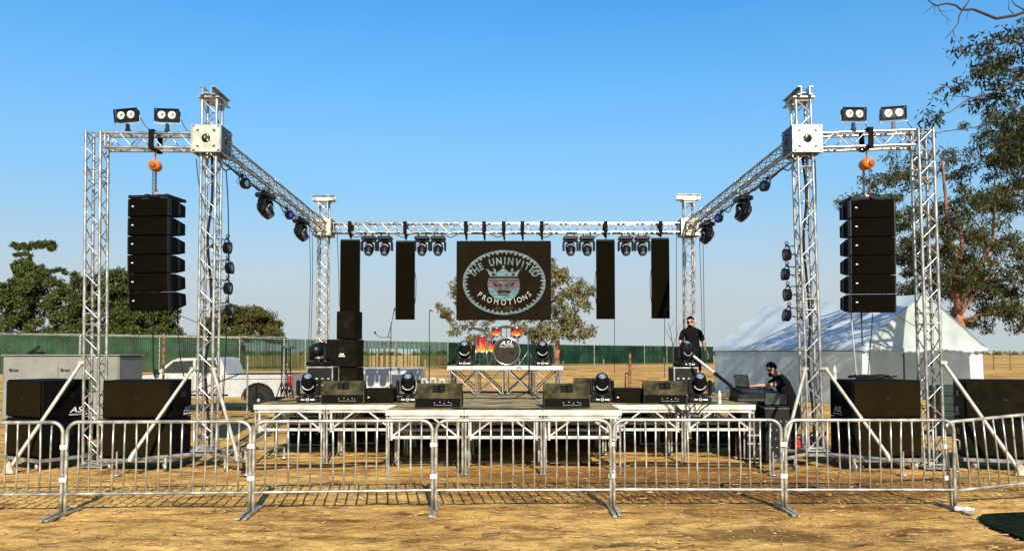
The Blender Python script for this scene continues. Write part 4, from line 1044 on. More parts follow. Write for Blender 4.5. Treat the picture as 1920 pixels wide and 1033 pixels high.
def micstand(lab, px, D, ytop, boom=None, z0=SZ, spread_=.30, fold=False):
    x = (px - 960) * D / F; h = P(px, ytop, D).z - z0; t = thing('microphone_stand', lab, 'microphone stand', (x, D, z0), random.uniform(0, 60), 'black microphone stands')
    g = MB(); g.bar((0, 0, .10), (0, 0, h * .55), .0125, 8); g.bar((0, 0, h * .5), (0, 0, h), .009, 8); g.lathe([(.018, h * .53), (.018, h * .57)], 10); g.build('pole', M['black'], t)
    g = MB()
    for k in range(3):
        a = R(120 * k + 40); e = Vector((math.cos(a) * spread_, math.sin(a) * spread_, .012))
        g.bar((0, 0, .15 if not fold else .32), e, .0105, 6); g.lathe([(.014, 0), (.014, .02)], 8, T(tuple(e - Vector((0, 0, .01)))))
    g.lathe([(.024, .10), (.024, .18)], 10); g.build('tripod', M['black'], t)
    if boom:
        t.rotation_euler = (0, 0, 0); g = MB(); ps = [Vector((0, 0, P(px, b[1], D).z - z0)) + Vector(((b[0] - px) * D / F, .01, 0)) for b in boom]
        g.tube(ps, .008, 6); g.build('boom', M['black'], t)
        g = MB(); d = (ps[0] - ps[1]).normalized(); g.lathe([(.010, -.09), (.014, -.01), (.022, .0), (.024, .03), (.012, .05)], 10, axis_mat(ps[0], d)); g.build('microphone', M['chain'], t)
    else:
        g = MB(); g.tube([(0, 0, h - .01), (.0, 0, h + .01), (.045, 0, h + .02), (.075, 0, h - .015)], .012, 6); g.build('clip', M['black'], t)
    return t
s = micstand('boom microphone stand with raised arm and side arm, left of the inner left banner', 733, 17.6, 578 + 28, boom=[(739, 581), (733, 610), (727, 632)])
g = MB(); hb = P(733, 632, 17.6).z - SZ; k17 = 17.6 / F
g.tube([(-30 * k17, 0, hb + .085), (-24 * k17, 0, hb + .03), (-15 * k17, 0, hb - .01), (0, 0, hb)], .007, 6); g.lathe([(.02, -.02), (.024, .01), (.012, .03)], 10, T((-30 * k17, 0, hb + .10))); g.build('side_arm', M['black'], s)
micstand('tall straight microphone stand behind the stage floor, left of the drum riser', 805, 17.5, 583)
micstand('black microphone stand with open tripod in front of the drum riser', 992, 14.9, 622)
micstand('folded black microphone stand at the left stage end, leftmost of three', 529, 15.2, 652, spread_=.12, fold=True)
micstand('folded black microphone stand at the left stage end, middle of three', 537, 15.3, 655, spread_=.11, fold=True)
micstand('folded black microphone stand at the left stage end, rightmost of three', 545, 15.25, 652, spread_=.12, fold=True)
micstand('short black microphone stand near the wooden field post, on the right wing', 1172, 15.8, 700, spread_=.22)
# ------------------------------------------------------------------ people
def skin_mesh(name, J, E_, m, parent, sub=2, root=None):
    names = list(J); bm = bmesh.new(); ly = bm.verts.layers.skin.verify(); vv = {}
    for k in names:
        p, r = J[k]; v = bm.verts.new(p); v[ly].radius = (r, r) if not hasattr(r, '__len__') else r; v[ly].use_root = (k == (root or names[0])); vv[k] = v
    for a, b in E_: bm.edges.new((vv[a], vv[b]))
    me = bpy.data.meshes.new(name); bm.to_mesh(me); bm.free()
    o = bpy.data.objects.new(name, me); C.objects.link(o)
    md = o.modifiers.new('skin', 'SKIN'); md.use_smooth_shade = True
    sd = o.modifiers.new('sub', 'SUBSURF'); sd.levels = sub; sd.render_levels = sub
    dg = bpy.context.evaluated_depsgraph_get(); dg.update()
    ne = bpy.data.meshes.new_from_object(o.evaluated_get(dg)); ne.name = name
    bpy.data.objects.remove(o)
    ne.materials.clear(); ne.materials.append(m); ne.polygons.foreach_set('use_smooth', [True] * len(ne.polygons))
    q = bpy.data.objects.new(name, ne); C.objects.link(q); q.parent = parent; return q
def garment(name, body, J, spans, off, m, parent):
    """the faces of the body round the given bones, lifted off the skin"""
    me = body.data; bones = []
    for a, b in ALLB: bones.append((a, b, J[a][0], J[b][0]))
    keep = []
    for p in me.polygons:
        c = p.center; best = None
        for a, b, pa, pb in bones:
            d = pb - pa; tt = max(0, min(1, (c - pa).dot(d) / d.length_squared)); q = (pa + d * tt - c).length / max(.03, (RAD(J[a][1]) * (1 - tt) + RAD(J[b][1]) * tt))
            if best is None or q < best[0]: best = (q, (a, b), tt)
        r = spans.get(best[1])
        if r and r[0] <= best[2] <= r[1]: keep.append(p.index)
    used = {}; vs = []; fs = []
    for i in keep:
        f = []
        for v in me.polygons[i].vertices:
            if v not in used: used[v] = len(vs); vs.append(me.vertices[v].co + me.vertices[v].normal * off * (1 + .35 * noise.noise(me.vertices[v].co * 9)))
            f.append(used[v])
        fs.append(tuple(f))
    g = MB(); g.v = [tuple(v) for v in vs]; g.f = fs; g.s = [True] * len(fs); o = g.build(name, m, parent)
    sm = o.modifiers.new('cloth', 'SOLIDIFY'); sm.thickness = .006; sm.offset = 1; return o
def RAD(r): return max(r) if hasattr(r, '__len__') else r
ALLB = []
def V(*a): return Vector(a)
def hand(J, E_, key, wr, d, palm, curl):
    """palm and five fingers from the wrist joint; d finger direction, palm = palm normal"""
    d = d.normalized(); s = d.cross(palm).normalized(); n = palm.normalized()
    J[key + 'palm'] = (wr + d * .055, (.032, .018)); E_.append((key + 'wr', key + 'palm'))
    for i, (o, L) in enumerate(((-.030, .060), (-.011, .075), (.009, .072), (.028, .055))):
        b = wr + d * .085 + s * o; m1 = b + d * L * .5 + n * curl * .4; e = m1 + d * L * .35 + n * curl * 1.2
        J[f'{key}f{i}a'] = (b, .0105); J[f'{key}f{i}b'] = (m1, .0095); J[f'{key}f{i}c'] = (e, .0075)
        E_ += [(key + 'palm', f'{key}f{i}a'), (f'{key}f{i}a', f'{key}f{i}b'), (f'{key}f{i}b', f'{key}f{i}c')]
    b = wr + d * .04 - s * .035; e = wr + d * .075 - s * .06 + n * .02
    J[key + 'ta'] = (b, .012); J[key + 'tb'] = (e, .009); E_ += [(key + 'palm', key + 'ta'), (key + 'ta', key + 'tb')]
def head(J, E_, neck, c, f, up):
    """head of height .22 round c looking along f"""
    f = f.normalized(); up = up.normalized(); s = f.cross(up)
    J['skull_low'] = (c - up * .045 - f * .008, .062); J['skull'] = (c + up * .02 - f * .01, (.080, .088)); J['crown'] = (c + up * .075 - f * .012, .058)
    J['jaw'] = (c - up * .085 + f * .035, .036); J['nose'] = (c - up * .015 + f * .105, .011); J['nose_root'] = (c + up * .005 + f * .075, .028)
    E_ += [(neck, 'skull_low'), ('skull_low', 'skull'), ('skull', 'crown'), ('skull_low', 'jaw'), ('skull', 'nose_root'), ('nose_root', 'nose')]
    for k, e in (('l', 1), ('r', -1)): J['ear' + k] = (c + s * e * .090 - up * .005, .016); E_.append(('skull', 'ear' + k))
def face(t, c, f, up, glasses=False, beard=True):
    f = f.normalized(); up = up.normalized(); s = f.cross(up)
    Mx = Matrix((s, f, up)).transposed().to_4x4(); Mx.translation = c
    g = MB(); 
    # hair cap: a slightly larger shell over the top and back of the skull
    vs = []; fs = []; nu, nv = 20, 9
    for j in range(nv):
        th = math.pi * .56 * j / (nv - 1)
        for i in range(nu):
            ph = 2 * math.pi * i / nu; x, y = math.sin(ph), math.cos(ph); lim = .46 + .54 * (1 - max(0, y)) ** .7 
            tt = th * (lim if y > -.2 else 1.12); vs.append((.090 * math.sin(tt) * x, -.014 + .104 * math.sin(tt) * y, .022 + .110 * math.cos(tt) + .006 * noise.noise(Vector((x * 5, y * 5, j * .9)))))
    for j in range(nv - 1):
        for i in range(nu): fs.append((j * nu + i, j * nu + (i + 1) % nu, (j + 1) * nu + (i + 1) % nu, (j + 1) * nu + i))
    g.add(vs, fs, True, Mx); g.build('hair', M['hair'], t)
    if beard:
        g = MB(); g.lathe([(.02, -.03), (.045, -.02), (.052, .0), (.046, .022), (.02, .03)], 14, Mx @ T((0, .055, -.098), s=(1.0, .75, 1.1))); g.build('beard', M['hair'], t)
    g = MB()
    for e in (-1, 1):
        if glasses: g.box((e * .035, .087, .012), (.056, .012, .034), Mx, .008); g.bar((e * .062, .085, .015), (e * .088, -.01, .015), .004, 5, M=Mx)
        else: g.lathe([(.003, -.008), (.012, .0), (.003, .008)], 8, Mx @ T((e * .033, .078, .010), rx=90)); g.box((e * .034, .084, .032), (.042, .012, .008), Mx, .003)
    g.box((0, .086 if glasses else .09, .016 if glasses else -.055), (.03 if glasses else .045, .006, .006), Mx)
    g.build('sunglasses' if glasses else 'eyes_and_mouth', M['plastic'] if glasses else M['hair'], t)
# --- man standing at the back right of the stage, turned to the left, hand on the case, looking down the stage
D1 = 17.0; x1 = (1297 - 960) * D1 / F
t = thing('person', 'standing man in black t-shirt and sunglasses behind the right-hand road case', 'person', (x1, D1, SZ), 0)
hz_ = P(1293, 594, D1).z - SZ; k = hz_ / 1.76
J = {'pelvis': (V(.02, 0, .95), (.135, .11))}; E1 = []
def L(n, p, r, fr): J[n] = (V(*p), r); E1.append((fr, n))
L('belly', (.02, -.02, 1.10), (.15, .125), 'pelvis'); L('chest', (.0, 0, 1.30), (.165, .12), 'belly'); L('collar', (-.015, .0, 1.44), (.11, .085), 'chest'); L('neck', (-.025, -.01, 1.51), .056, 'collar')
head(J, E1, 'neck', V(-.035, -.025, 1.645), V(-.35, -1, -.12), V(-.05, -.05, 1))
for s, e in (('l', 1), ('r', -1)):
    L(s + 'sh', (e * .185 - .01, .0, 1.415), .062, 'collar')
L('lel', (.285, .02, 1.14), .044, 'lsh'); L('lwr', (.325, -.10, .90), .028, 'lel')
L('rel', (-.275, .0, 1.15), .044, 'rsh'); L('rwr', (-.23, -.20, .99), .028, 'rel')
hand(J, E1, 'l', J['lwr'][0], V(.05, -.25, -1), V(-1, -.2, 0), .012); hand(J, E1, 'r', J['rwr'][0], V(.3, -.8, -.35), V(0, -.2, -1), .010)
for s, e in (('l', 1), ('r', -1)):
    L(s + 'hip', (e * .10 + .02, 0, .90), .095, 'pelvis'); L(s + 'kn', (e * .12 + .02, -.02, .50), .060, s + 'hip'); L(s + 'calf', (e * .125 + .02, .01, .34), .056, s + 'kn'); L(s + 'an', (e * .13 + .02, .015, .10), .038, s + 'calf'); L(s + 'to', (e * .15 + .02, -.14, .04), .036, s + 'an')
t.scale = (k, k, k)
ALLB = list(E1); body1 = skin_mesh('body', J, E1, M['skin'], t)
face(t, J['skull'][0] - V(0, 0, .02), V(-.35, -1, -.12), V(-.05, -.05, 1), True)
garment('t_shirt', body1, J, {('pelvis', 'belly'): (.0, 1), ('belly', 'chest'): (0, 1), ('chest', 'collar'): (0, 1), ('collar', 'neck'): (0, .35), ('collar', 'lsh'): (0, 1), ('collar', 'rsh'): (0, 1), ('lsh', 'lel'): (0, .72), ('rsh', 'rel'): (0, .72)}, .014, M['cloth'], t)
garment('shorts', body1, J, {('pelvis', 'lhip'): (0, 1), ('pelvis', 'rhip'): (0, 1), ('lhip', 'lkn'): (0, .95), ('rhip', 'rkn'): (0, .95)}, .012, M['cloth'], t)
for e in (-1, 1):
    Js = {'a': (V(e * .13 + .02, .02, .10), .05), 'h': (V(e * .13 + .02, .03, .045), .048), 't': (V(e * .15 + .02, -.16, .04), .046)}
    skin_mesh('shoe', Js, [('a', 'h'), ('h', 't')], M['plastic'], t)
# --- man leaning over the mixing desk, seen from his left side, facing left
D2 = 14.35; x2 = (1484 - 960) * D2 / F
t = thing('person', 'bearded man in black t-shirt leaning over the mixing desk, arms stretched out', 'person', (x2, D2, 0), 0)
zz = P(1447, 683, D2).z; KX = D2 / F
def W(px, py, dy=0): q = P(px, py - 6, D2); return V(q.x - x2, dy, q.z)
J = {'pelvis': (W(1488, 778), (.135, .125))}; E1 = []
def L(n, p, r, fr): J[n] = (p, r); E1.append((fr, n))
L('belly', W(1483, 760), (.14, .125), 'pelvis'); L('chest', W(1472, 735), (.16, .12), 'belly'); L('collar', W(1463, 717), (.105, .08), 'chest'); L('neck', W(1456, 708), .056, 'collar')
fd = V(-1, -.35, -.42); uu = V(-.35, -.1, .94)
head(J, E1, 'neck', W(1446, 697.5), fd, uu)
for s, e in (('l', -1), ('r', 1)): L(s + 'sh', W(1463, 721, e * .175), .062, 'collar')
L('lel', W(1438, 727, -.21), .042, 'lsh'); L('lwr', W(1415, 727.5, -.19), .028, 'lel'); L('rel', W(1441, 730, .20), .042, 'rsh'); L('rwr', W(1417, 730, .12), .028, 'rel')
hand(J, E1, 'l', J['lwr'][0], V(-1, .1, -.08), V(0, 0, -1), .012); hand(J, E1, 'r', J['rwr'][0], V(-1, -.1, -.08), V(0, 0, -1), .012)
zp = J['pelvis'][0]
for s, e in (('l', -1), ('r', 1)):
    L(s + 'hip', V(zp.x + .01, e * .10, zp.z - .08), .095, 'pelvis'); L(s + 'kn', V(zp.x - .08, e * .12, zp.z * .52), .062, s + 'hip'); L(s + 'an', V(zp.x + .02, e * .13, .10), .04, s + 'kn'); L(s + 'to', V(zp.x - .15, e * .14, .04), .036, s + 'an')
ALLB = list(E1); body2 = skin_mesh('body', J, E1, M['skin'], t)
face(t, W(1446, 697.5), fd, uu, False)
b = {k_: v[0] for k_, v in J.items()}
garment('t_shirt', body2, J, {('pelvis', 'belly'): (.0, 1), ('belly', 'chest'): (0, 1), ('chest', 'collar'): (0, 1), ('collar', 'neck'): (0, .35), ('collar', 'lsh'): (0, 1), ('collar', 'rsh'): (0, 1), ('lsh', 'lel'): (0, .62), ('rsh', 'rel'): (0, .62)}, .014, M['cloth'], t)
garment('trousers', body2, J, {('pelvis', 'lhip'): (0, 1), ('pelvis', 'rhip'): (0, 1), ('lhip', 'lkn'): (0, 1), ('rhip', 'rkn'): (0, 1), ('lkn', 'lan'): (0, .92), ('rkn', 'ran'): (0, .92)}, .012, M['cloth'], t)
for s in 'lr':
    Js = {'a': (b[s + 'an'], .05), 'h': (b[s + 'an'] + V(.03, 0, -.055), .046), 't': (b[s + 'to'] + V(-.02, 0, 0), .045)}; skin_mesh('shoe', Js, [('a', 'h'), ('h', 't')], M['plastic'], t)

# ------------------------------------------------------------------ mixing position
def laptop(lab, loc, rz, lid=105, w=.34):
    t = thing('laptop', lab, 'laptop', loc, rz, 'laptops at the mixing position')
    MB().box((0, 0, .010), (w, .24, .018), None, .005).build('keyboard_base', M['plastic'], t)
    Mx = T((0, .118, .02), rx=lid - 90)
    MB().box((0, .006, .115), (w, .012, .235), Mx @ T((0, 0, 0)), .004).build('lid', M['plastic'], t)
    MB().box((0, -.0015, .118), (w - .03, .004, .20), Mx).build('screen', M['screen'], t)
D3 = 14.25
zc = P(1378, 731, D3).z
t = thing('mixing_desk', 'black mixing desk on a road case, in front of the leaning man', 'mixing desk', ((1415 - 960) * D3 / F, D3 - .3, 0), 0)
wd_ = 82 * D3 / F
g = MB(); g.box((0, .3, (zc - .14) / 2), (wd_, .62, zc - .14), None, .01); g.build('case', M['black'], t)
g = MB()
for a in (-1, 1):
    for zz_ in (.015, zc - .16): g.box((0, .3 + a * .305, zz_), (wd_ + .01, .025, .028))
g.build('edge_trim', M['chain'], t)
m = Matrix(((0, 1, 0, 0), (1, 0, 0, 0), (0, 0, 1, 0), (0, 0, 0, 1)))
g = MB(); g.prism([(0, zc - .139), (0, zc - .06), (.12, zc - .03), (.60, zc + .03), (.62, zc - .139)], -wd_ / 2 + .02, wd_ / 2 - .02, m); g.build('console', M['plastic'], t)
g = MB()
for i in range(16):
    x = -wd_ / 2 + .07 + i * (wd_ - .14) / 15
    for j in range(4): y = .2 + j * .09; g.lathe([(.008, 0), (.006, .014)], 6, T((x, y, zc - .031 + (y - .12) * .125)))
g.build('knobs', M['chain'], t)
laptop('open laptop seen edge-on at the left end of the mixing desk', ((1381 - 960) * D3 / F, D3 - .02, zc + .03), -62, 100, .36)
D4 = 13.55; zr = P(1455, 763, D4).z
t = thing('equipment_rack', 'low black equipment rack carrying the open laptop, beside the right truss tower', 'equipment rack', ((1453 - 960) * D4 / F, D4 - .2, 0), -6)
wr_ = .50; g = MB(); g.box((0, .28, zr / 2), (wr_, .56, zr - .04), None, .012); g.build('case', M['black'], t)
g = MB()
for i in range(5): g.box((0, -.004, .12 + i * (zr - .2) / 5), (wr_ - .06, .014, (zr - .2) / 5 - .02), None, .004)
g.build('rack_unit', M['plastic'], t)
g = MB()
for i in range(5):
    for k in range(4): g.lathe([(.010, 0), (.010, .012)], 8, axis_mat((-.17 + k * .09 + .02 * (i % 2), -.011, .12 + i * (zr - .2) / 5), (0, -1, 0)))
g.build('knobs', M['bezel'], t)
g = MB()
for a in (-1, 1): g.box((0, .28 + a * .272, zr - .008), (wr_ + .012, .02, .03)); g.box((a * (wr_ / 2 - .004), .28, zr - .0085), (.022, .52, .029))
g.build('edge_trim', M['chain'], t)
laptop('open laptop with grey screen on the low rack beside the right truss tower', ((1455 - 960) * D4 / F, D4 + .02, zr + .005), -12, 112, .38)
case('black road case standing between the mixing desk and the stage', ((1412 - 960) * 13.55 / F, 13.6, 0), .34, .5, .72)
t = thing('stand_pole', 'white and black telescopic pole leaning from the standing man to the mixing desk', 'pole', P(1301, 668, 15.4))
e = P(1376, 728, 14.45) - P(1301, 668, 15.4); g = MB(); g.bar((0, 0, 0), e * .55, .026, 8); g.build('upper_tube', M['zinc_white'], t)
g = MB(); g.bar(e * .54, e, .032, 8); g.box(tuple(e * .56), (.07, .07, .07), None, .01); g.build('lower_tube', M['black'], t)
def bottle(lab, loc, lay=None, h=.21):
    t = thing('water_bottle', lab, 'bottle', loc, 0, 'clear plastic water bottles')
    if lay: t.rotation_euler = (R(90), 0, R(lay))
    MB().lathe([(.026, .0), (.031, .01), (.031, h * .45), (.029, h * .5), (.031, h * .55), (.030, h * .70), (.014, h * .88), (.013, h * .92)], 14).build('bottle_body', M['water'], t)
    MB().lathe([(.0315, h * .30), (.0315, h * .55)], 14).build('paper_label', M['emblem_white'], t)
    MB().lathe([(.0145, h * .92), (.0145, h)], 10).build('cap', M['logo'], t)
bottle('clear water bottle standing on the right edge of the stage', ons(1348, 13.55), h=.23)
bottle('clear water bottle standing on the upper right subwoofer', (P(1565, 712, 12.75).x, 12.75, .20 + .615 * 2 + .014), h=.23)
bottle('clear water bottle lying on the dirt by the right barrier foot', (P(1792, 950, 9.25).x, 9.28, .036 + gz(5.3, 9.28)), lay=75)
# ------------------------------------------------------------------ fences
def GP(px, D): x = (px - 960) * D / F; return Vector((x, D, gz(x, D)))
# bare chain-link fence in front of the pickup
A = GP(-60, 18.6); B = GP(536, 23.6); L = (B - A).length; u = (B - A).normalized(); H = 2.36
t = thing('chain_link_fence', 'bare chain-link fence in front of the white pickup truck', 'fence', A, math.degrees(math.atan2(u.y, u.x)))
g = MB(); p = .105; k = -H
while k < L:
    for s in (1, -1):
        x0, z0, x1, z1 = (k, 0, k + H, H) if s > 0 else (k, H, k + H, 0)
        if x0 < 0: z0 += s * (0 - x0); x0 = 0
        if x1 > L: z1 -= s * (x1 - L); x1 = L
        g.bar((x0, s * .004, z0 + .05), (x1, s * .004, z1 + .05), .0020, 3)
    k += p
k = 0
while k < L: g.bar((k, 0, H + .04), (k + .012, .01, H + .10), .004, 3); k += p
g.build('wire_mesh', M['mesh_wire'], t)
MB().bar((0, .03, H), (L, .03, H), .021, 8).build('top_rail', M['galv'], t)
def frac(px): 
    best = min(range(400), key=lambda i: abs(960 + (A + u * L * i / 400).x / (A + u * L * i / 400).y * F - px)); return L * best / 400
for px, mm, h in ((308, 'rust', H + .08), (-40, 'galv', H), (152, 'galv', H), (466, 'galv', H - .55), (534, 'galv', H)):
    MB().bar((frac(px), .03, 0), (frac(px), .03, h), .034 if mm == 'rust' else .024, 10).build('post', M[mm], t)
# green slatted fence running away to the right, far behind everything
pts = [(-260, 50, 1.80), (-120, 52, 1.86), (0, 53, 1.9), (150, 55, 1.9), (300, 56.5, 1.9), (450, 58, 1.9), (573, 63, 1.9), (670, 68, 1.9), (741, 70.5, 1.9), (840, 74, 1.9), (940, 80, 2.0), (1040, 87, 2.2), (1114, 90, 2.3), (1208, 93, 2.35), (1250, 94, 2.35), (1345, 95, 2.35)]
def gfence(seg, lab, slat_mat, gap, missing, name='slat_fence'):
    base = GP(seg[0][0], seg[0][1]); t = thing(name, lab, 'fence', base, 0, 'green fences beyond the stage'); sl = MB(); sl2 = MB(); rl = MB()
    for i in range(len(seg) - 1):
        a = GP(seg[i][0], seg[i][1]) - base; b = GP(seg[i + 1][0], seg[i + 1][1]) - base
        ha = 0; d = (b - a); Ld = d.length; du = d.normalized(); az = math.atan2(du.y, du.x)
        def top(f):  # top line from the photo
            px = seg[i][0] + (seg[i + 1][0] - seg[i][0]) * f; D = seg[i][1] + (seg[i + 1][1] - seg[i][1]) * f
            y = np.interp(px, [-260, 0, 450, 535, 700, 860, 1040, 1345], [624, 627, 633, 636, 639, 642, 646, 649.5]); return P(px, y, D).z - base.z
        ra = Vector((a.x, a.y, top(0))); rb = Vector((b.x, b.y, top(1)))
        rl.bar(ra, rb, .045, 6)
        n = int(Ld / .135)
        for k in range(n):
            f = (k + .5) / n; c = a + d * f; h = top(f) - c.z; z1 = h - .03; z0 = .12
            pxk = seg[i][0] + (seg[i + 1][0] - seg[i][0]) * f
            if missing and 668 < pxk < 786 and random.random() < .62: z0 = h * .72
            elif random.random() < .03: z0 = h * random.uniform(.2, .6)
            w_ = .135 * gap
            sl.box((0, 0, 0), (w_, .012, z1 - z0), Matrix.Translation((c.x, c.y, c.z + (z0 + z1) / 2)) @ Matrix.Rotation(az + random.uniform(-.25, .25), 4, 'Z'))
        g = MB(); g.bar((a.x, a.y - .05, a.z), (a.x, a.y - .05, top(0) + .05), .042, 8); g.build('post', M['galv'], t)
    rl.build('top_rail', M['galv'], t); sl.build('slat_panel', M[slat_mat], t)
gfence(pts[:6], 'green slatted chain-link fence behind the white pickup truck and generator', 'green_slat', .98, False)
gfence(pts[5:10], 'green slatted fence with missing slats behind the side fill stack and microphone stands', 'green_slat', .72, True)
gfence(pts[9:], 'dark green screened fence across the field, right of the drum riser', 'green_dark', 1.0, False)
t = thing('field_post', 'weathered wooden post standing alone in the field right of the video wall', 'post', GP(1180, 33)); MB().bar((0, 0, -.1), (.02, 0, 1.9), .07, 8, .055).build('post_shaft', M['rust'], t)
MB().box((.0, 0, .35), (.45, .08, .10)).build('crosspiece', M['wood'], t)
# wire fence in the field at the far right
a = GP(1862, 62); b = GP(1990, 60)
t = thing('field_fence', 'low wire field fence with thin posts at the far right', 'fence', a)
g = MB(); d = b - a
for zz_ in (.5, 1.0, 1.45): g.bar(Vector((0, 0, zz_)), d + Vector((0, 0, zz_)), .02, 4)
g.build('wire', M['wood'], t)
for k in range(5): MB().bar(d * k / 4, d * k / 4 + Vector((0, 0, 1.6)), .05, 6).build('post', M['rust'], t)
# ------------------------------------------------------------------ generator
D = 16.2; x0 = P(6, 700, D).x; x1 = P(221, 700, D).x; w_ = x1 - x0; zt = P(6, 667, D).z
t = thing('generator', 'grey-green towable generator box behind the far left subwoofers', 'generator', ((x0 + x1) / 2, D, 0), 2)
dep = 1.15; zb = .48
MB().box((0, dep / 2, (zt + zb) / 2), (w_, dep, zt - zb), None, .035).build('housing', M['gen'], t)
MB().box((0, dep / 2, zt + .012), (w_ + .05, dep + .05, .03), None, .01).build('roof_lip', M['gen'], t)
for cx, wdth in ((-.50, .92), (.52, .86)):
    q = MB().box((cx, -.008, (zt + zb) / 2 - .05), (wdth, .03, zt - zb - .32), None, .012).build('door', M['gen'], t)
    g = MB(); g.box((cx - wdth / 2 + .06, -.035, zt - .30), (.10, .03, .035)); g.lathe([(.03, 0), (.03, .02)], 10, axis_mat((cx - wdth / 2 - .05, -.02, zt - .29), (0, -1, 0))); g.build('latch', M['chain'], q)
    g = MB()
    for j in range(7): g.box((cx + .10, -.028, zt - .50 - j * .04), (.26, .012, .022), T((0, 0, 0)))
    g.build('vent', M['black'], q)
g = MB(); g.tube([(-.85, .4, zt + .02), (-.85, .4, zt + .07), (-.80, .4, zt + .10), (-.68, .4, zt + .20)], .035, 8); g.box((-.74, .4, zt + .06), (.30, .16, .05), None, .015); g.build('exhaust', M['black'], t)
for s in (-1, 1):
    g = MB(); g.lathe([(.18, -.1), (.33, -.09), (.34, 0), (.33, .09), (.18, .1)], 20, axis_mat((.1 + s * .0, dep / 2 + s * .5, .34), (0, 1, 0))); g.build('wheel', M['rubber'], t)
g = MB(); g.bar((w_ / 2, dep / 2, .55), (w_ / 2 + .9, dep / 2, .52), .05, 4); g.bar((w_ / 2 + .75, dep / 2, .0), (w_ / 2 + .75, dep / 2, .75), .03, 8); g.tube([(w_ / 2, .1, 1.15), (w_ / 2 + .12, .1, 1.2), (w_ / 2 + .2, .12, 1.0), (w_ / 2 + .14, .1, .6)], .025, 6); g.build('drawbar', M['black'], t)
# ------------------------------------------------------------------ pickup truck facing left
D = 24.6; xr = P(548, 700, D).x; k = D / F
t = thing('pickup_truck', 'white pickup truck parked behind the chain-link fence, facing left', 'pickup truck', (xr, D, 0), 1.5)
def px(x): return (x - 548) * k
Wd = 1.9
def arch(cx, r, z): return [(cx + r * math.cos(a), z + r * math.sin(a)) for a in [math.pi * q / 10 for q in range(11)]]
rw, fw = px(485), px(270); zb = .50
low = [(px(222), .55), (px(220), .95), (px(228), 1.12), (px(290), 1.20), (px(303), 1.22), (px(420), 1.22), (px(421), 1.20), (px(546), 1.20), (px(547), .62), (px(540), .52)]
bott = [(x, z) for x, z in arch(rw, .50, .42) if z > .5] ; bott2 = [(x, z) for x, z in arch(fw, .48, .42) if z > .5]
MB().prism(low + [(rw + .49, zb)] + bott + [(rw - .49, zb)] + [(fw + .47, zb)] + bott2 + [(fw - .47, zb)], 0, Wd).build('body', M['white_paint'], t)
cabp = [(px(289), 1.2), (px(322), 1.64), (px(334), 1.72), (px(404), 1.745), (px(414), 1.70), (px(425), 1.2)]
MB().prism(cabp, .09, Wd - .09).build('cab', M['white_paint'], t)
for y in (.082, Wd - .082):
    g = MB(); g.prism([(px(302), 1.25), (px(327), 1.62), (px(362), 1.65), (px(362), 1.25)], y - .006, y + .006); g.prism([(px(367), 1.25), (px(367), 1.65), (px(402), 1.66), (px(412), 1.25)], y - .006, y + .006); g.build('side_window', M['glass'], t)
g = MB(); a_, b_ = Vector((px(291.5), 0, 1.25)), Vector((px(320), 0, 1.63)); nrm = Vector((-(b_ - a_).z, 0, (b_ - a_).x)).normalized()
g.box((0, 0, 0), (Wd - .36, .012, (b_ - a_).length), axis_mat((a_ + b_) / 2 + nrm * .016 + Vector((0, Wd / 2, 0)), b_ - a_, nrm)); g.build('windscreen', M['glass'], t)
def wheel(cx, y, s):
    wh = MB().lathe([(.22, -.11), (.34, -.12), (.375, -.07), (.38, 0), (.375, .07), (.34, .12), (.22, .11)], 28, axis_mat((cx, y, .385), (0, 1, 0))).build('wheel', M['rubber'], t)
    g = MB(); g.lathe([(.22, -.06), (.20, -.10), (.08, -.085), (.05, -.11), (.004, -.112)], 20, axis_mat((cx, y, .385), (0, s, 0))); g.build('rim', M['bezel'], wh)
for cx in (rw, fw): wheel(cx, .13, 1); wheel(cx, Wd - .13, -1)
g = MB(); g.prism([(x, z) for x, z in arch(rw, .47, .40)] , .02, Wd - .02); g.prism([(x, z) for x, z in arch(fw, .45, .40)], .02, Wd - .02); g.build('wheel_well', M['rubber'], t)
MB().box((px(548) + .02, Wd / 2, .60), (.12, Wd - .1, .16), None, .03).build('bumper', M['chrome'], t)
for y in (.01, Wd - .01): MB().box((px(543.5), y, .98), (.16, .06, .36), None, .015).build('tail_light', M['red'], t)
g = MB(); 
for y, s in ((.0, -1),): g.box((px(299), -.14, 1.29), (.12, .20, .17), None, .03); g.bar((px(301), .06, 1.24), (px(299), -.1, 1.27), .02, 6)
g.build('side_mirror', M['black'], t)
g = MB()
for cx_, r_ in ((rw, .535), (fw, .515)): MB().prism([(x, z) for x, z in arch(cx_, r_, .42)] + [(x, z) for x, z in arch(cx_, r_ - .03, .42)][::-1], -.012, .02).build('wheel_arch', M['black'], t)
g = MB()
for x in (px(364.5), px(419), px(318)): g.box((x, -.002, .92), (.014, .006, .52))
g.box((px(484), -.002, 1.06), (1.9, .006, .016)); g.box((px(484), -.002, .60), (.02, .006, .01)); g.build('door_seam', M['black'], t)
for x in (355, 411): MB().box((px(x), -.012, 1.03), (.17, .03, .035), None, .01).build('door_handle', M['chrome'], t)
MB().box((px(386), -.01, .56), (1.5, .06, .05), None, .02).build('side_step', M['black'], t)
MB().box((px(484), Wd / 2, 1.205), (px(545) - px(424), Wd - .02, .02)).build('bed_rail', M['black'], t)
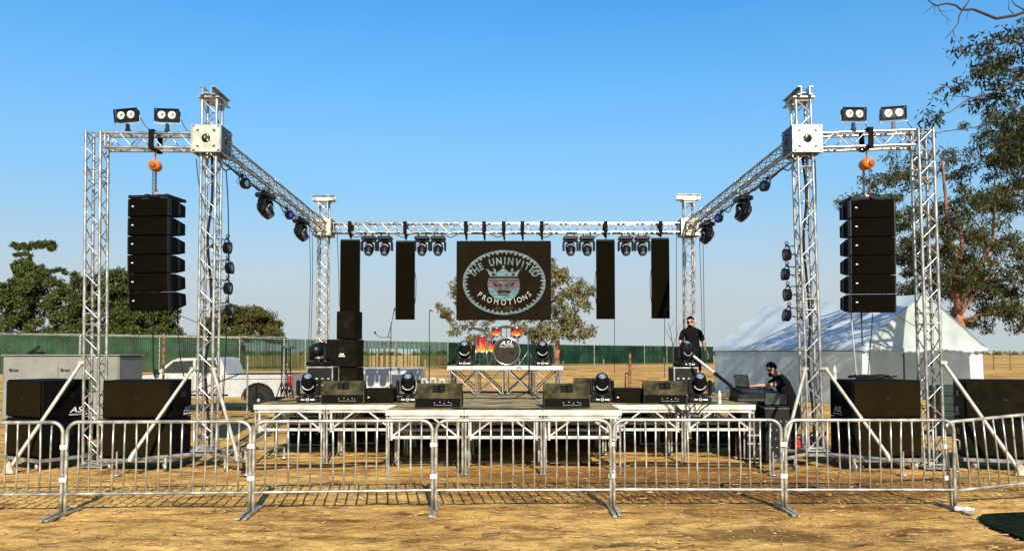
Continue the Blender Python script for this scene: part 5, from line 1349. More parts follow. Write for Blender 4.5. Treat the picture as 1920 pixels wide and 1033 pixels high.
# ------------------------------------------------------------------ low white trailer behind the stage
D = 27.5; a = P(660, 690, D); b = P(788, 690, D); zt = a.z; w_ = b.x - a.x
t = thing('box_trailer', 'low white box trailer behind the stage, under the fence with missing slats', 'trailer', ((a.x + b.x) / 2, D, 0), 0)
MB().box((0, .9, (zt + .42) / 2), (w_, 1.8, zt - .42), None, .03).build('box_body', M['white_paint'], t)
g = MB(); g.box((0, -.006, .45), (w_ - .02, .02, .07)); g.box((0, -.006, zt - .05), (w_ - .02, .02, .05)); g.build('trim', M['bezel'], t)
for s in (-1, 1):
    g = MB(); g.lathe([(.15, -.09), (.30, -.09), (.32, 0), (.30, .09), (.15, .09)], 18, axis_mat((0, .9 + s * .82, .32), (0, 1, 0))); g.build('wheel', M['rubber'], t)
# grey tarpaulin heap in front of it
t = thing('tarp_bundle', 'pale grey folded tarpaulin on the ground behind the side fill stack', 'tarpaulin', P(715, 735, 22) * 1.0)
t.location.z = 0
g = MB(); vs = []; fs = []; n = 14
for j in range(n):
    for i in range(n):
        x, y = i / (n - 1) * 2 - 1, j / (n - 1) * 2 - 1; e = max(0, 1 - max(abs(x), abs(y)) ** 3)
        vs.append((x * .75, y * .5, .72 * e ** .5 + .05 * noise.noise(Vector((x * 3, y * 3, 1))) * e))
for j in range(n - 1):
    for i in range(n - 1): fs.append((j * n + i, j * n + i + 1, (j + 1) * n + i + 1, (j + 1) * n + i))
g.add(vs, fs, True); g.build('tarp', M['tent_wall'], t)
for kk, (pxx, D) in enumerate(((797, 22.5), (812, 23.2), (829, 22.2))):
    t = thing('trestle', f'white A-shaped trestle on the ground behind the stage, {["left", "middle", "right"][kk]} of three beside the drum riser', 'trestle', GP(pxx, D), random.uniform(-15, 15), 'white trestles behind the stage')
    g = MB()
    for y in (-.2, .2):
        for s in (-1, 1): g.bar((s * .30, y * 1.3, 0), (s * .05, y * .2, 1.12), .025, 4)
        g.bar((-.2, y * .9, .42), (.2, y * .9, .42), .018, 4)
    g.box((0, 0, 1.13), (.16, .14, .05)); g.build('legs', M['tent'], t)
# ------------------------------------------------------------------ tent
rid0 = Vector((14.9, 28.0, 0)); rid1 = Vector((12.1, 36.9, 0)); rd = (rid1 - rid0).normalized(); pd = Vector((rd.y, -rd.x, 0)); Lr = (rid1 - rid0).length
he = P(1605, 648, 27.2).z; hr_ = P(1722, 549, 28).z; hw = 2.78
t = thing('tent', 'large white gabled canopy tent with sagging roof behind the right truss tower', 'tent', rid0, math.degrees(math.atan2(pd.y, pd.x)))
nl, ns = 36, 14
def roofsheet(s):
    vs = []; fs = []
    for j in range(nl + 1):
        y = -.12 + (Lr + .24) * j / nl; fr = (j % 6) / 6; sag = math.sin(math.pi * fr)
        for i in range(ns + 1):
            f = i / ns; x = s * hw * f; z = hr_ + (he - hr_) * f - .07 * sag * math.sin(math.pi * min(1, f * 1.0)) - .05 * sag * (1 - f) + .03 * noise.noise(Vector((x * 1.1 + s, y * .9, 4)))
            vs.append((x, y, z))
        vs.append((s * (hw + .03), y, he - .17 + .03 * noise.noise(Vector((y * 2.3, s, 2)))))
    m_ = ns + 2
    for j in range(nl):
        for i in range(m_ - 1): fs.append((j * m_ + i, j * m_ + i + 1, (j + 1) * m_ + i + 1, (j + 1) * m_ + i))
    return MB().add(vs, fs, True)
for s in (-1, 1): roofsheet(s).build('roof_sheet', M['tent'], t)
# gable end: triangular panel with a gathered valance; side walls that hang in folds
g = MB(); vs = []; fs = []; n = 40
for i in range(n + 1):
    x = -hw + 2 * hw * i / n; zt_ = he + (hr_ - he) * (1 - abs(x) / hw) - .03
    vs += [(x, -.05 + .02 * noise.noise(Vector((x * 2, 0, 1))), zt_), (x, -.02 + .06 * noise.noise(Vector((x * 2.2, 2, 1))), (zt_ + he) / 2), (x, -.08, he - .02), (x, -.10 + .05 * math.sin(x * 6), he - .12 - .05 * abs(math.sin(x * 3.2)))]
for i in range(n):
    for q in range(3): fs.append((i * 4 + q, i * 4 + q + 1, i * 4 + q + 5, i * 4 + q + 4))
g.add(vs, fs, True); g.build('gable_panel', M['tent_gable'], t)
g = MB(); g.tube([(x, -.11 + .02 * math.sin(x * 9), he - .10 + .05 * math.sin(x * 2.3) - .04 * abs(math.sin(x * 4.1))) for x in [-hw + 2 * hw * i / 60 for i in range(61)]], [.075 + .03 * math.sin(i * 1.7) for i in range(61)], 8)
g.build('gathered_flap', M['tent'], t)
def wallsheet(p, q, name, mname, ztop, fold=.06, seed=0, z0=0.02):
    p = Vector(p); q = Vector(q); d = q - p; Lw = d.length; nrm = Vector((-d.y, d.x, 0)).normalized(); n = max(12, int(Lw / .12)); vs = []; fs = []
    for i in range(n + 1):
        f = i / n
        for j in range(9):
            h = j / 8; o = fold * (noise.noise(Vector((f * Lw * 1.6 + h * 1.5, h * 1.1, seed))) + .4 * noise.noise(Vector((f * Lw * 5 + h * 2, h * 2, seed + 5)))) * (1.15 - h)
            b = p + d * f + nrm * o; vs.append((b.x, b.y, z0 + (ztop - z0) * h))
    for i in range(n):
        for j in range(8): fs.append((i * 9 + j, i * 9 + j + 1, (i + 1) * 9 + j + 1, (i + 1) * 9 + j))
    MB().add(vs, fs, True).build(name, M[mname], t)
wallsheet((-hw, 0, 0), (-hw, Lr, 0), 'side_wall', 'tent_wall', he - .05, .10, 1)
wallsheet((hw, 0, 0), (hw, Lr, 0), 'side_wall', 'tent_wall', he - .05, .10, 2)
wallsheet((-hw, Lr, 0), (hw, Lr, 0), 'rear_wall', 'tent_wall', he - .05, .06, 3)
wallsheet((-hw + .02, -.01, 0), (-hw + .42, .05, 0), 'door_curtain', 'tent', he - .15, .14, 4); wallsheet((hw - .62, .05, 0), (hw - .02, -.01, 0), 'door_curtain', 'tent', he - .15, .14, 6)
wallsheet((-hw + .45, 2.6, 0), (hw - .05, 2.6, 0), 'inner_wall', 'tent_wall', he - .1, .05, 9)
for s in (-1, 1):
    MB().tube([(s * (hw + .036), Lr * i / 40, he - .175 + .03 * noise.noise(Vector((Lr * i / 40 * 2.3, s, 2)))) for i in range(41)], .018, 5).build('valance_hem', M['chain'], t)
for x, y in ((-hw, 0), (hw, 0), (-hw, Lr), (hw, Lr), (-hw, Lr / 2), (hw, Lr / 2), (-.9, .02)):
    MB().bar((x * .985, y + (.06 if y == 0 else 0), 0), (x * .985, y + (.06 if y == 0 else 0), he - .04), .028, 8).build('pole', M['galv'] if x != -.9 else M['black'], t)
g = MB()
for s in (-1, 1): g.bar((s * hw, .03, he - .03), (0, .03, hr_ - .04), .026, 6)
g.bar((-hw, .03, he - .04), (hw, .03, he - .04), .026, 6); g.build('gable_frame', M['galv'], t)
# green bin between the right-hand subwoofers
D = 17.5
t = thing('waste_bin', 'dark green ribbed plastic bin between the two right subwoofer stacks', 'bin', (P(1788, 740, D).x, D, 0), -5)
MB().prism([(-.26, .05), (.26, .05), (.30, .98), (-.30, .98)], 0, .6).build('bin_body', M['green_plastic'], t)
g = MB(); 
for zz_ in (.45, .60, .75): g.box((0, -.012, zz_), (.53, .03, .05), None, .01)
g.box((0, -.02, .96), (.64, .05, .06), None, .01); g.build('ribs', M['green_plastic'], t)
g = MB(); g.prism([(-.31, 1.0), (.31, 1.0), (.29, 1.10), (.2, 1.15), (-.2, 1.15), (-.29, 1.10)], -.04, .64); g.build('lid', M['green_plastic'], t)
for s in (-1, 1): MB().lathe([(.05, -.03), (.10, -.03), (.10, .03), (.05, .03)], 14, axis_mat((s * .26, .58, .10), (1, 0, 0))).build('wheel', M['rubber'], t)
for kk, (pxx, D, rz) in enumerate(((1494, 14.2, 20), (1526, 14.5, -15))):
    t = thing('fuel_can', ['red plastic fuel can behind the foot of the right tower, nearer the barrier post', 'red plastic fuel can behind the foot of the right tower, nearer the subwoofers'][kk], 'fuel can', ((pxx - 960) * D / F, D, 0), rz, 'red fuel cans')
    MB().box((0, 0, .17), (.34, .22, .32), None, .05).build('can_body', M['red'], t)
    g = MB(); g.tube([(-.10, 0, .32), (-.08, 0, .39), (.06, 0, .39), (.08, 0, .32)], .018, 6); g.bar((.12, 0, .32), (.20, 0, .42), .022, 8); g.build('handle_and_spout', M['black'], t)
# dark green ground mat at the right
g = MB(); cx, cy = P(1925, 985, 8.55).x, 8.55
ol = [P(1838, 964, 1), P(1870, 962, 1), P(1960, 960, 1), P(1960, 1014, 1), P(1915, 1008, 1), P(1880, 996, 1), P(1846, 982, 1), P(1836, 973, 1)]
def onground(px_, py_):
    d = P(px_, py_, 1.0) - Vector((0, 0, CH)); return Vector((0, 0, CH)) + d * (-(CH - 0.02) / d.z)
ol = [onground(*q) for q in ((1836, 970), (1842, 964), (1868, 962), (1915, 960), (2010, 958), (2060, 990), (2010, 1022), (1960, 1016), (1915, 1007), (1880, 995), (1850, 983))]
n = len(ol); g.add([(p.x, p.y, .010) for p in ol] + [(p.x, p.y, .026 + gz(p.x, p.y)) for p in ol], [tuple(range(n))[::-1], tuple(range(n, 2 * n))] + [(i, (i + 1) % n, n + (i + 1) % n, n + i) for i in range(n)])
o = g.build('ground_mat', M['mat_green']); tag(o, 'flat dark green rounded mat lying on the dirt at the lower right corner', 'ground mat')
# road cases under the stage
for kk, (pxx, D, w_, h) in enumerate(((585, 15.6, .9, .62), (672, 15.9, .75, .78), (1240, 15.8, .9, .7), (1345, 15.6, .8, .55))):
    case(['long low black road case under the left wing of the stage', 'tall black road case under the stage, nearer the thrust', 'black road case under the right wing, nearer the thrust', 'low black road case under the right end of the stage'][kk], ((pxx - 960) * D / F, D, 0), w_, .6, h)
# ------------------------------------------------------------------ trees
def leaf_mesh(name, centers, radii, per, size, m, parent, droop=.3, flat_=1.0, asp=.30, seed=1):
    r = np.random.default_rng(seed); c = np.repeat(np.asarray(centers, float), per, 0); R_ = np.repeat(np.asarray(radii, float), per)
    n = len(c); d = r.normal(size=(n, 3)); d /= np.linalg.norm(d, axis=1, keepdims=True); rad = R_ * r.random(n) ** .45
    p = c + d * rad[:, None] * np.array([1, 1, flat_])
    ax = r.normal(size=(n, 3)); ax[:, 2] -= droop * 2; ax /= np.linalg.norm(ax, axis=1, keepdims=True)
    b = np.cross(ax, r.normal(size=(n, 3))); b /= np.linalg.norm(b, axis=1, keepdims=True)
    L = size * (0.6 + .8 * r.random(n))[:, None]; w_ = L * asp
    v = np.empty((n, 4, 3)); v[:, 0] = p; v[:, 1] = p + ax * L * .45 + b * w_ * .5; v[:, 2] = p + ax * L; v[:, 3] = p + ax * L * .45 - b * w_ * .5
    me = bpy.data.meshes.new(name); me.vertices.add(n * 4); me.vertices.foreach_set('co', v.ravel())
    me.loops.add(n * 4); me.loops.foreach_set('vertex_index', np.arange(n * 4)); me.polygons.add(n); me.polygons.foreach_set('loop_start', np.arange(n) * 4); me.polygons.foreach_set('loop_total', np.full(n, 4))
    me.materials.append(m); me.update(calc_edges=True); me.validate()
    o = bpy.data.objects.new(name, me); C.objects.link(o); o.parent = parent; return o
def inpoly(x, y, pl):
    ins = False; j = len(pl) - 1
    for i in range(len(pl)):
        xi, yi = pl[i]; xj, yj = pl[j]
        if (yi > y) != (yj > y) and x < (xj - xi) * (y - yi) / (yj - yi) + xi: ins = not ins
        j = i
    return ins
def limb(g, p, q, r0, r1, seed, bend=.12):
    p = Vector(p); q = Vector(q); n = 7; Ld = (q - p).length
    pts = [p.lerp(q, i / (n - 1)) + Vector((noise.noise(Vector((i * .7, seed, 0))), noise.noise(Vector((i * .7, seed, 5))), noise.noise(Vector((i * .7, seed, 9))) * .6)) * Ld * bend * math.sin(math.pi * i / (n - 1)) for i in range(n)]
    g.tube(pts, [r0 + (r1 - r0) * i / (n - 1) for i in range(n)], 8); return pts
def tree(name, lab, cat, base_px, D, poly, n, rad, per, size, lm, bm_, trunk_r, depth, group=None, droop=.3, flat_=.8, extra=(), limbs=14, seed=1, asp=.3, fork=None, holes=0.0, shrink=.75):
    rr = random.Random(seed); x = (base_px - 960) * D / F; base = Vector((x, D, gz(x, D))); t = thing(name, lab, cat, base, 0, group)
    mx_, my_ = sum(q[0] for q in poly) / len(poly), sum(q[1] for q in poly) / len(poly); sh = shrink * rad * F / D
    poly = [(a + (mx_ - a) * min(.5, sh / max(1, math.hypot(a - mx_, b - my_))), b + (my_ - b) * min(.5, sh / max(1, math.hypot(a - mx_, b - my_)))) for a, b in poly]
    xs = [q[0] for q in poly]; ys_ = [q[1] for q in poly]; cs = []; rs = []; tries = 0; cyc = (min(xs) + max(xs)) / 2; hwid = (max(xs) - min(xs)) / 2
    hol = [(rr.uniform(min(xs), max(xs)), rr.uniform(min(ys_), max(ys_)), rr.uniform(.05, .11) * hwid * 2) for _ in range(int(holes))]
    while len(cs) < n and tries < n * 60:
        tries += 1; a, b = rr.uniform(min(xs), max(xs)), rr.uniform(min(ys_), max(ys_))
        if not inpoly(a, b, poly): continue
        if any((a - h[0]) ** 2 + (b - h[1]) ** 2 < h[2] ** 2 for h in hol): continue
        dd = depth * math.sqrt(max(0.05, 1 - ((a - cyc) / (hwid * 1.05)) ** 2)); Dz = D + rr.uniform(-dd, dd)
        c = P(a, b, D); c = Vector((c.x, Dz, c.z)); 
        cs.append(c - base); rs.append(rad * rr.uniform(.6, 1.35))
    for a, b, r_ in extra: cs.append(P(a, b, D) - base); rs.append(r_)
    leaf_mesh('crown', cs, rs, per, size, M[lm], t, droop, flat_, asp, seed)
    g = MB(); fk = P(*(fork or (base_px, ys_[0])), D) - base if fork else Vector((0, 0, max(1.0, (sum(c.z for c in cs) / len(cs)) * .55)))
    pts = limb(g, (0, 0, -.2), fk, trunk_r, trunk_r * .72, seed * 3.1, .06); nodes = [(Vector(q), trunk_r * .72) for q in pts[4:]]
    order = sorted(range(len(cs)), key=lambda i: (cs[i] - fk).length); sel = order[::max(1, len(order) // limbs)]
    for i, k_ in enumerate(sel):
        c = cs[k_]; best = min(nodes, key=lambda q: (q[0] - c).length * (1.0 + .25 * (q[0].z > c.z)) + 1.2 * max(0, (q[0] - fk).length - (c - fk).length)); Ld = (c - best[0]).length
        r0 = min(best[1] * .72, .018 + trunk_r * .10 + Ld * .014); r1 = max(.010, r0 * .45)
        pp = limb(g, best[0], c, r0, r1, seed + i * 1.7, .13)
        nodes += [(Vector(q), r0 + (r1 - r0) * j / 6) for j, q in enumerate(pp) if j > 1]
    g.build('trunk', M[bm_], t); return t
gl = 'dark trees behind the left fence'
tree('cypress_tree', 'broad dark green tree at the left edge, below the flat-topped tree', 'tree', 75, 66, [(-60, 560), (0, 535), (30, 520), (70, 512), (110, 520), (150, 540), (172, 575), (175, 640), (-60, 640)], 190, .55, 230, .22, 'leaf_cyp', 'bark_dark', .35, 2.4, gl, .1, .8, seed=3, asp=.5, holes=2)
tree('cypress_tree', 'tall flat-topped dark tree with open ragged crown at far left', 'tree', 62, 70, [(30, 484), (60, 482), (84, 503), (96, 516), (100, 530), (40, 540), (26, 520), (22, 500)], 90, .30, 150, .20, 'leaf_cyp', 'bark_dark', .28, .9, gl, .1, .6, shrink=.3, extra=[(x, 461 + 5 * math.sin(x * .4) + (x % 3), .26 + .08 * math.sin(x)) for x in range(24, 58, 4)] + [(x, 459 + 4 * math.sin(x * .5), .30) for x in range(62, 104, 3)] + [(100, 466, .2), (95, 468, .2), (30, 478, .2), (37, 477, .26), (44, 476, .28), (51, 477, .26), (57, 480, .2), (102, 508, .26), (110, 505, .3), (118, 507, .28), (123, 512, .22)], seed=5, asp=.5, fork=(60, 520), limbs=18)
tree('cypress_tree', 'rounded dark green tree behind the left truss post', 'tree', 190, 64, [(118, 560), (140, 518), (165, 508), (195, 505), (225, 500), (245, 520), (262, 560), (265, 640), (115, 640)], 140, .52, 230, .22, 'leaf_cyp', 'bark_dark', .33, 2.2, gl, .1, .8, seed=8, asp=.5, holes=1)
tree('cypress_tree', 'dark green tree behind the left hanging loudspeakers', 'tree', 290, 65, [(205, 580), (218, 520), (232, 503), (262, 505), (300, 540), (330, 575), (340, 605), (338, 640), (205, 640)], 130, .52, 230, .22, 'leaf_cyp', 'bark_dark', .33, 2.2, gl, .1, .8, seed=9, asp=.5, holes=1)
tree('round_bush_tree', 'low rounded olive-green tree behind the fence, right of the left truss tower', 'tree', 455, 68, [(372, 640), (372, 612), (400, 592), (428, 576), (455, 571), (485, 573), (510, 585), (526, 608), (531, 640)], 140, .52, 230, .21, 'leaf_olive', 'bark_dark', .3, 2.5, None, .1, .8, seed=11, asp=.5)
tree('shrub', 'small dry shrub at the far left edge behind the generator', 'shrub', -5, 60, [(-40, 600), (0, 590), (18, 610), (20, 650), (-40, 650)], 24, .45, 80, .3, 'leaf_dry', 'bark_dark', .1, .8, None, .1, .8, seed=12, limbs=6)
tree('eucalyptus_tree', 'pale dry eucalyptus behind the left half of the video wall', 'tree', 880, 62, [(812, 578), (822, 560), (842, 545), (845, 520), (858, 512), (905, 520), (930, 560), (935, 645), (850, 645), (836, 610)], 66, .38, 58, .30, 'leaf_dry', 'bark', .20, 1.6, 'eucalyptus trees behind the video wall', .35, .9, seed=14, limbs=20, holes=3, asp=.35)
tree('eucalyptus_tree', 'taller pale eucalyptus behind the right half of the video wall', 'tree', 1045, 60, [(950, 620), (970, 560), (1010, 500), (1034, 478), (1052, 492), (1066, 512), (1085, 502), (1102, 520), (1118, 545), (1106, 570), (1132, 600), (1122, 625), (1095, 645), (955, 645)], 150, .38, 60, .30, 'leaf_dry', 'bark', .24, 2.0, 'eucalyptus trees behind the video wall', .35, .9, seed=15, limbs=30, holes=5, asp=.35)
EUC = [(1548, 402), (1560, 378), (1590, 365), (1612, 345), (1640, 318), (1640, 300), (1690, 262), (1735, 240), (1738, 215), (1762, 196), (1790, 185), (1850, 180), (1930, 190), (1990, 260), (2000, 560), (1950, 600), (1915, 620), (1880, 628), (1850, 625), (1830, 600), (1790, 570), (1700, 560), (1650, 560), (1690, 500), (1640, 400), (1600, 395)]
te = tree('eucalyptus_tree', 'large eucalyptus with orange-brown limbs behind the tent, at right', 'tree', 1808, 36, EUC, 500, .42, 105, .20, 'leaf_euc', 'bark', .34, 3.0, None, .5, .75, seed=21, limbs=110, holes=22, asp=.26, fork=(1795, 575))
g = MB(); tb = te.location
for a, b, r0, r1 in (((1795, 580), (1778, 420), .15, .09), ((1778, 420), (1765, 290), .09, .04), ((1797, 580), (1862, 450), .11, .07), ((1862, 450), (1866, 330), .07, .03), ((1800, 545), (1800, 400), .12, .07), ((1800, 590), (1850, 520), .09, .04), ((1790, 560), (1735, 440), .07, .03)):
    limb(g, P(*a, 35.2) - tb, P(*b, 34.9) - tb, r0, r1, a[0] * .1 + b[1], .07)
g.build('limb', M['bark'], te)
# nearer tree standing just outside the picture on the right, its branches reaching in
D = 19; xb = 15.6; tn = thing('eucalyptus_tree', 'nearer dark eucalyptus branches and bare twigs reaching in at the upper right corner', 'tree', (xb, D, 0))
b0 = Vector((xb, D, 0)); g = MB(); pp = limb(g, (0, 0, -.2), (-.5, 0, 6.5), .34, .24, 4, .05); limb(g, pp[-1], (.6, 1, 11.5), .24, .08, 8, .08)
NP = [(1700, 262), (1712, 252), (1765, 185), (1775, 165), (1830, 155), (1822, 130), (1835, 95), (1862, 70), (1892, 66), (1925, 40), (2010, 40), (2020, 330), (1960, 320), (1900, 300), (1868, 245), (1880, 200), (1830, 205), (1790, 210), (1740, 245)]
rr = random.Random(5); cs = []
while len(cs) < 105:
    a, b = rr.uniform(1700, 2020), rr.uniform(40, 330)
    if inpoly(a, b, NP) and (a > 1845 or rr.random() < .35): cs.append(P(a, b, D + rr.uniform(-1.2, 1.2)) - b0)
for a, b in ((1812, 88), (1798, 90), (1840, 78), (1795, 160), (1770, 178), (1800, 162), (1730, 252), (1712, 258), (1838, 140), (1875, 62)): cs.append(P(a, b, D) - b0)
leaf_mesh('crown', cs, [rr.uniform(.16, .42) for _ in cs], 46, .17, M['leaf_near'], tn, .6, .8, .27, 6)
for i in range(26):
    c = rr.choice(cs); st = Vector((-.4, 0, 6.3)).lerp(Vector((.4, .7, 10)), rr.random()); pp = limb(g, st, st.lerp(c, .55) + Vector((0, 0, .4)), .07, .035, i * 1.3, .1); limb(g, pp[-1], c, .035, .008, i * 2.2, .15)
for a, b in (((1905, 105), (1798, 90)), ((1895, 80), (1812, 88)), ((1900, 190), (1770, 178)), ((1880, 230), (1715, 256)), ((1900, 160), (1800, 160))): limb(g, P(*a, D) - b0, P(*b, D) - b0, .016, .006, a[0] + b[1], .1)
g.build('trunk', M['bark_dark'], tn)
g = MB(); q = lambda a, b: P(a, b, D) - b0
def twig(ps, r): n = len(ps); g.tube([q(*p) + Vector((0, .05 * math.sin(i * 2.1), 0)) for i, p in enumerate(ps)], [r * (1 - .7 * i / (n - 1)) for i in range(n)], 6)
twig([(2080, -30), (1985, 5), (1920, 24), (1905, 29), (1870, 34), (1842, 27), (1825, 18), (1805, 18), (1790, 12), (1775, 7), (1758, 10), (1745, 8), (1738, -2)], .045)
twig([(1806, 17), (1800, 30), (1795, 45), (1786, 58), (1773, 73)], .02); twig([(1787, 57), (1791, 66), (1792, 74)], .012); twig([(1806, 17), (1815, 6), (1822, -8)], .022)
twig([(1752, 10), (1742, 18), (1731, 28)], .012); twig([(1758, 12), (1768, 26), (1776, 36), (1784, 41)], .010); twig([(1753, 11), (1753, 24), (1756, 32)], .009); twig([(1816, 20), (1815, 32), (1810, 46)], .009)
twig([(1760, 20), (1775, 21), (1788, 21)], .007); twig([(1925, 22), (1905, 8), (1890, -4)], .02); twig([(1900, 26), (1893, 16), (1890, 4), (1892, -6)], .013); twig([(1776, 36), (1779, 44), (1776, 52)], .006)
twig([(1905, 105), (1890, 88), (1886, 78), (1894, 52)], .010); g.build('bare_branch', M['bark_bare'], tn)
# thin bare sapling by the standing man, and a far hedge line at the horizon
ts = thing('sapling', 'thin leafless sapling behind the stage, left of the standing man', 'sapling', GP(1262, 40)); g = MB(); b0 = ts.location
def tw(ps, r): g.tube([P(a, b, 40) - b0 for a, b in ps], [r * (1 - .6 * i / (len(ps) - 1)) for i in range(len(ps))], 5)
tw([(1262, 712), (1262, 650), (1258, 625), (1252, 604)], .03); tw([(1260, 640), (1252, 625), (1247, 612)], .018); tw([(1262, 650), (1270, 628), (1273, 608)], .018); tw([(1256, 618), (1262, 606), (1263, 596)], .012); g.build('stem', M['bark_dark'], ts)
rr = random.Random(3); cs = []; rs = []
for i in range(520):
    a = rr.uniform(-300, 2300); D = rr.uniform(560, 700); x = (a - 960) * D / F; cs.append((x, D, rr.uniform(.5, 2.2))); rs.append(rr.uniform(2, 3.6))
o = leaf_mesh('distant_treeline', cs, rs, 26, 1.8, M['leaf_olive'], None, 0, .6, .6, 2); tag(o, kind='stuff'); o['label'] = 'low far-off line of trees along the horizon'; o['category'] = 'tree line'
# ------------------------------------------------------------------ cables and litter
def cable(lab, pts, r=.011, m='cable', group='loose black cables', name='cable'):
    pts = [Vector(p) for p in pts]; out = []
    for i in range(len(pts) - 1):
        p0, p1, p2, p3 = pts[max(i - 1, 0)], pts[i], pts[i + 1], pts[min(i + 2, len(pts) - 1)]
        for k in range(5):
            s = k / 5; out.append(.5 * ((2 * p1) + (p2 - p0) * s + (2 * p0 - 5 * p1 + 4 * p2 - p3) * s * s + (3 * p1 - p0 - 3 * p2 + p3) * s ** 3))
    out.append(pts[-1]); o = MB().tube(out, r, 6).build(name, M[m]); return tag(o, lab, 'cable', group)
hz = .008
cable('black cable hanging from the left loudspeaker column to the subwoofer', [P(287, 583, 12.75), P(287, 640, 12.76), P(288, 695, 12.8), P(292, 709, 12.85)], .012)
cable('two-strand black cable drooping from the rear of the left loudspeaker column', [P(333, 570, 13.1), P(334, 620, 13.12), P(338, 670, 13.15), P(345, 706, 13.1)], .010)
cable('thin guy line from the left loudspeaker column to the front tower', [P(338, 592, 12.95), P(376, 607, 12.85)], .006, group='guy lines', name='guy_line')
cable('thin guy line from the right loudspeaker column to the front tower', [P(1594, 593, 12.8), P(1533, 624, 12.85)], .006, group='guy lines', name='guy_line')
cable('thin guy line from the right loudspeaker column to the outer post', [P(1681, 592, 12.8), P(1735, 622, 12.65)], .006, group='guy lines', name='guy_line')
cable('pale cable hanging from the right loudspeaker column, left one', [P(1596, 588, 12.9), P(1599, 630, 12.9), P(1606, 708, 12.95)], .014, 'bezel')
cable('dark chain tail hanging below the right loudspeaker column', [P(1615, 585, 12.95), P(1617, 648, 12.95)], .014, 'chain')
cable('thin dark cable hanging below the right loudspeaker column, right one', [P(1636, 588, 12.9), P(1633, 640, 12.9), P(1627, 709, 12.9)], .008)
cable('black cable hanging down the left side of the left front tower', [P(368, 298, 12.85), P(371, 330, 12.85), P(377, 370, 12.8)], .008)
cable('black cable running down the inner side of the left front tower', [P(424, 320, 13.1), P(428, 400, 13.1), P(428, 560, 13.1), P(424, 640, 13.1), P(417, 780, 13.1)], .010)
cable('black cable running down the outer side of the right front tower', [P(1528, 300, 12.95), P(1530, 360, 12.95), P(1529, 420, 12.95), P(1527, 432, 12.95)], .009)
for k, (a, b, d) in enumerate(((580, 583, -.1), (585, 587, .1), (632, 636, 0))):
    cable(['thin rope left of the rear left tower, outer one', 'thin rope left of the rear left tower, inner one', 'thin cable between the rear left tower and the outer banner'][k], [P(a, 430, D_B + d), P(b - 1, 520, D_B + d), P(b - 4 if k < 2 else b, 636 if k < 2 else 575, D_B + d)], .008, group='ropes and cables by the rear towers')
for k, (a, b) in enumerate(((1268, 1268), (1311, 1318), (1318, 1321))):
    cable(['thin rope beside the rear right tower, next to the outer banner', 'thin rope right of the rear right tower, inner one', 'thin rope right of the rear right tower, outer one'][k], [P(a, 437, D_B - .1), P((a + b) / 2, 540, D_B - .1), P(b, 690, D_B - .1)], .008, group='ropes and cables by the rear towers')
for k, (px, y0, y1) in enumerate(((1152, 598, 700), (1246, 597, 708))):
    cable(['thin cable hanging from the inner right banner', 'thin cable hanging from the outer right banner'][k], [P(px, y0, DS), P(px, (y0 + y1) / 2, DS), P(px, y1, DS)], .008, group='cables hanging from the banners')
rr = random.Random(11)
for k in range(5):
    x0 = 1238 + k * 13; zt = SZ + .012; yf = Y1 - .012; sg = []
    for q in range(7):
        f = q / 6; xx = (x0 + f * rr.uniform(25, 60) - 960) * yf / F; sg.append(Vector((xx + rr.uniform(-.05, .05), yf - rr.uniform(.012, .05), SZ + .10 - .33 * math.sin(math.pi * f) * rr.uniform(.5, 1.1))))
    sg[0] = Vector((sg[0].x, Y1 + .12, zt + .01)); sg[-1] = Vector((sg[-1].x, Y1 + .12, zt + .01)); sg[1].z = max(sg[1].z, SZ + .02); sg[1].y = yf - .02; sg[-2].y = yf - .02; sg[-2].z = SZ + .03
    cable('black cable looped over the front edge of the right wing, below the wedge monitor', sg, .008)
def floorcable(lab, pts, r=.010): cable(lab, [Vector(((a - 960) * D / F, D, SZ + r + .004)) for a, D in pts], r)
floorcable('black cable snaking along the front edge of the thrust', [(1065, 12.2), (1040, 12.12), (1000, 12.15), (950, 12.11), (900, 12.2), (868, 12.3)], .009)
floorcable('black cable lying on the thrust left of centre', [(848, 12.30), (868, 12.14), (905, 12.10), (960, 12.17), (1010, 12.12)], .008)
floorcable('black cable across the back of the right wing', [(1110, 15.2), (1140, 14.9), (1165, 15.2), (1190, 15.0), (1230, 15.3)], .012)
floorcable('black cable between the low speaker and the moving light on the left', [(738, 14.2), (750, 14.5), (762, 14.3), (790, 14.6)], .012)
floorcable('black cable around the folded microphone stands', [(510, 14.4), (530, 14.1), (556, 14.3), (572, 14.6)], .012)
floorcable('black cable along the middle of the stage floor', [(700, 15.2), (800, 14.9), (900, 15.1), (1000, 14.95), (1090, 15.1)], .009)
zt = .20 + .615 * 2 + .012 + .02; xs_ = P(1640, 712, 12.7).x
pts = []
for k in range(44): a = k * .55; r_ = .22 + .05 * math.sin(k * .9); pts.append((xs_ + r_ * 1.5 * math.cos(a), 12.80 + r_ * .7 * math.sin(a), zt + .006 + .05 * (k / 44) + .012 * math.sin(k * 2.3)))
cable('coil of dark cable lying on the upper right subwoofer', pts, .012)
for k, (a, Da, b, Db) in enumerate(((440, 12.6, 720, 13.1), (470, 13.0, 735, 13.35), (690, 13.25, 1180, 13.15), (720, 13.4, 1150, 13.32), (1160, 13.0, 1430, 12.9), (1170, 13.3, 1440, 13.2), (1470, 10.9, 1790, 10.6))):
    ps = []
    for q in range(9): f = q / 8; D = Da + (Db - Da) * f + rr.uniform(-.10, .10); x = (a + (b - a) * f - 960) * D / F; ps.append((x, D, .010 + gz(x, D)))
    cable('black power cable lying on the dirt ' + ['from the left tower to the thrust, nearer one', 'from the left tower to the thrust, farther one', 'along the front of the thrust, nearer one', 'along the front of the thrust, farther one', 'from the thrust to the right tower, nearer one', 'from the thrust to the right tower, farther one', 'behind the right barrier by the tower foot'][k], ps, .013)
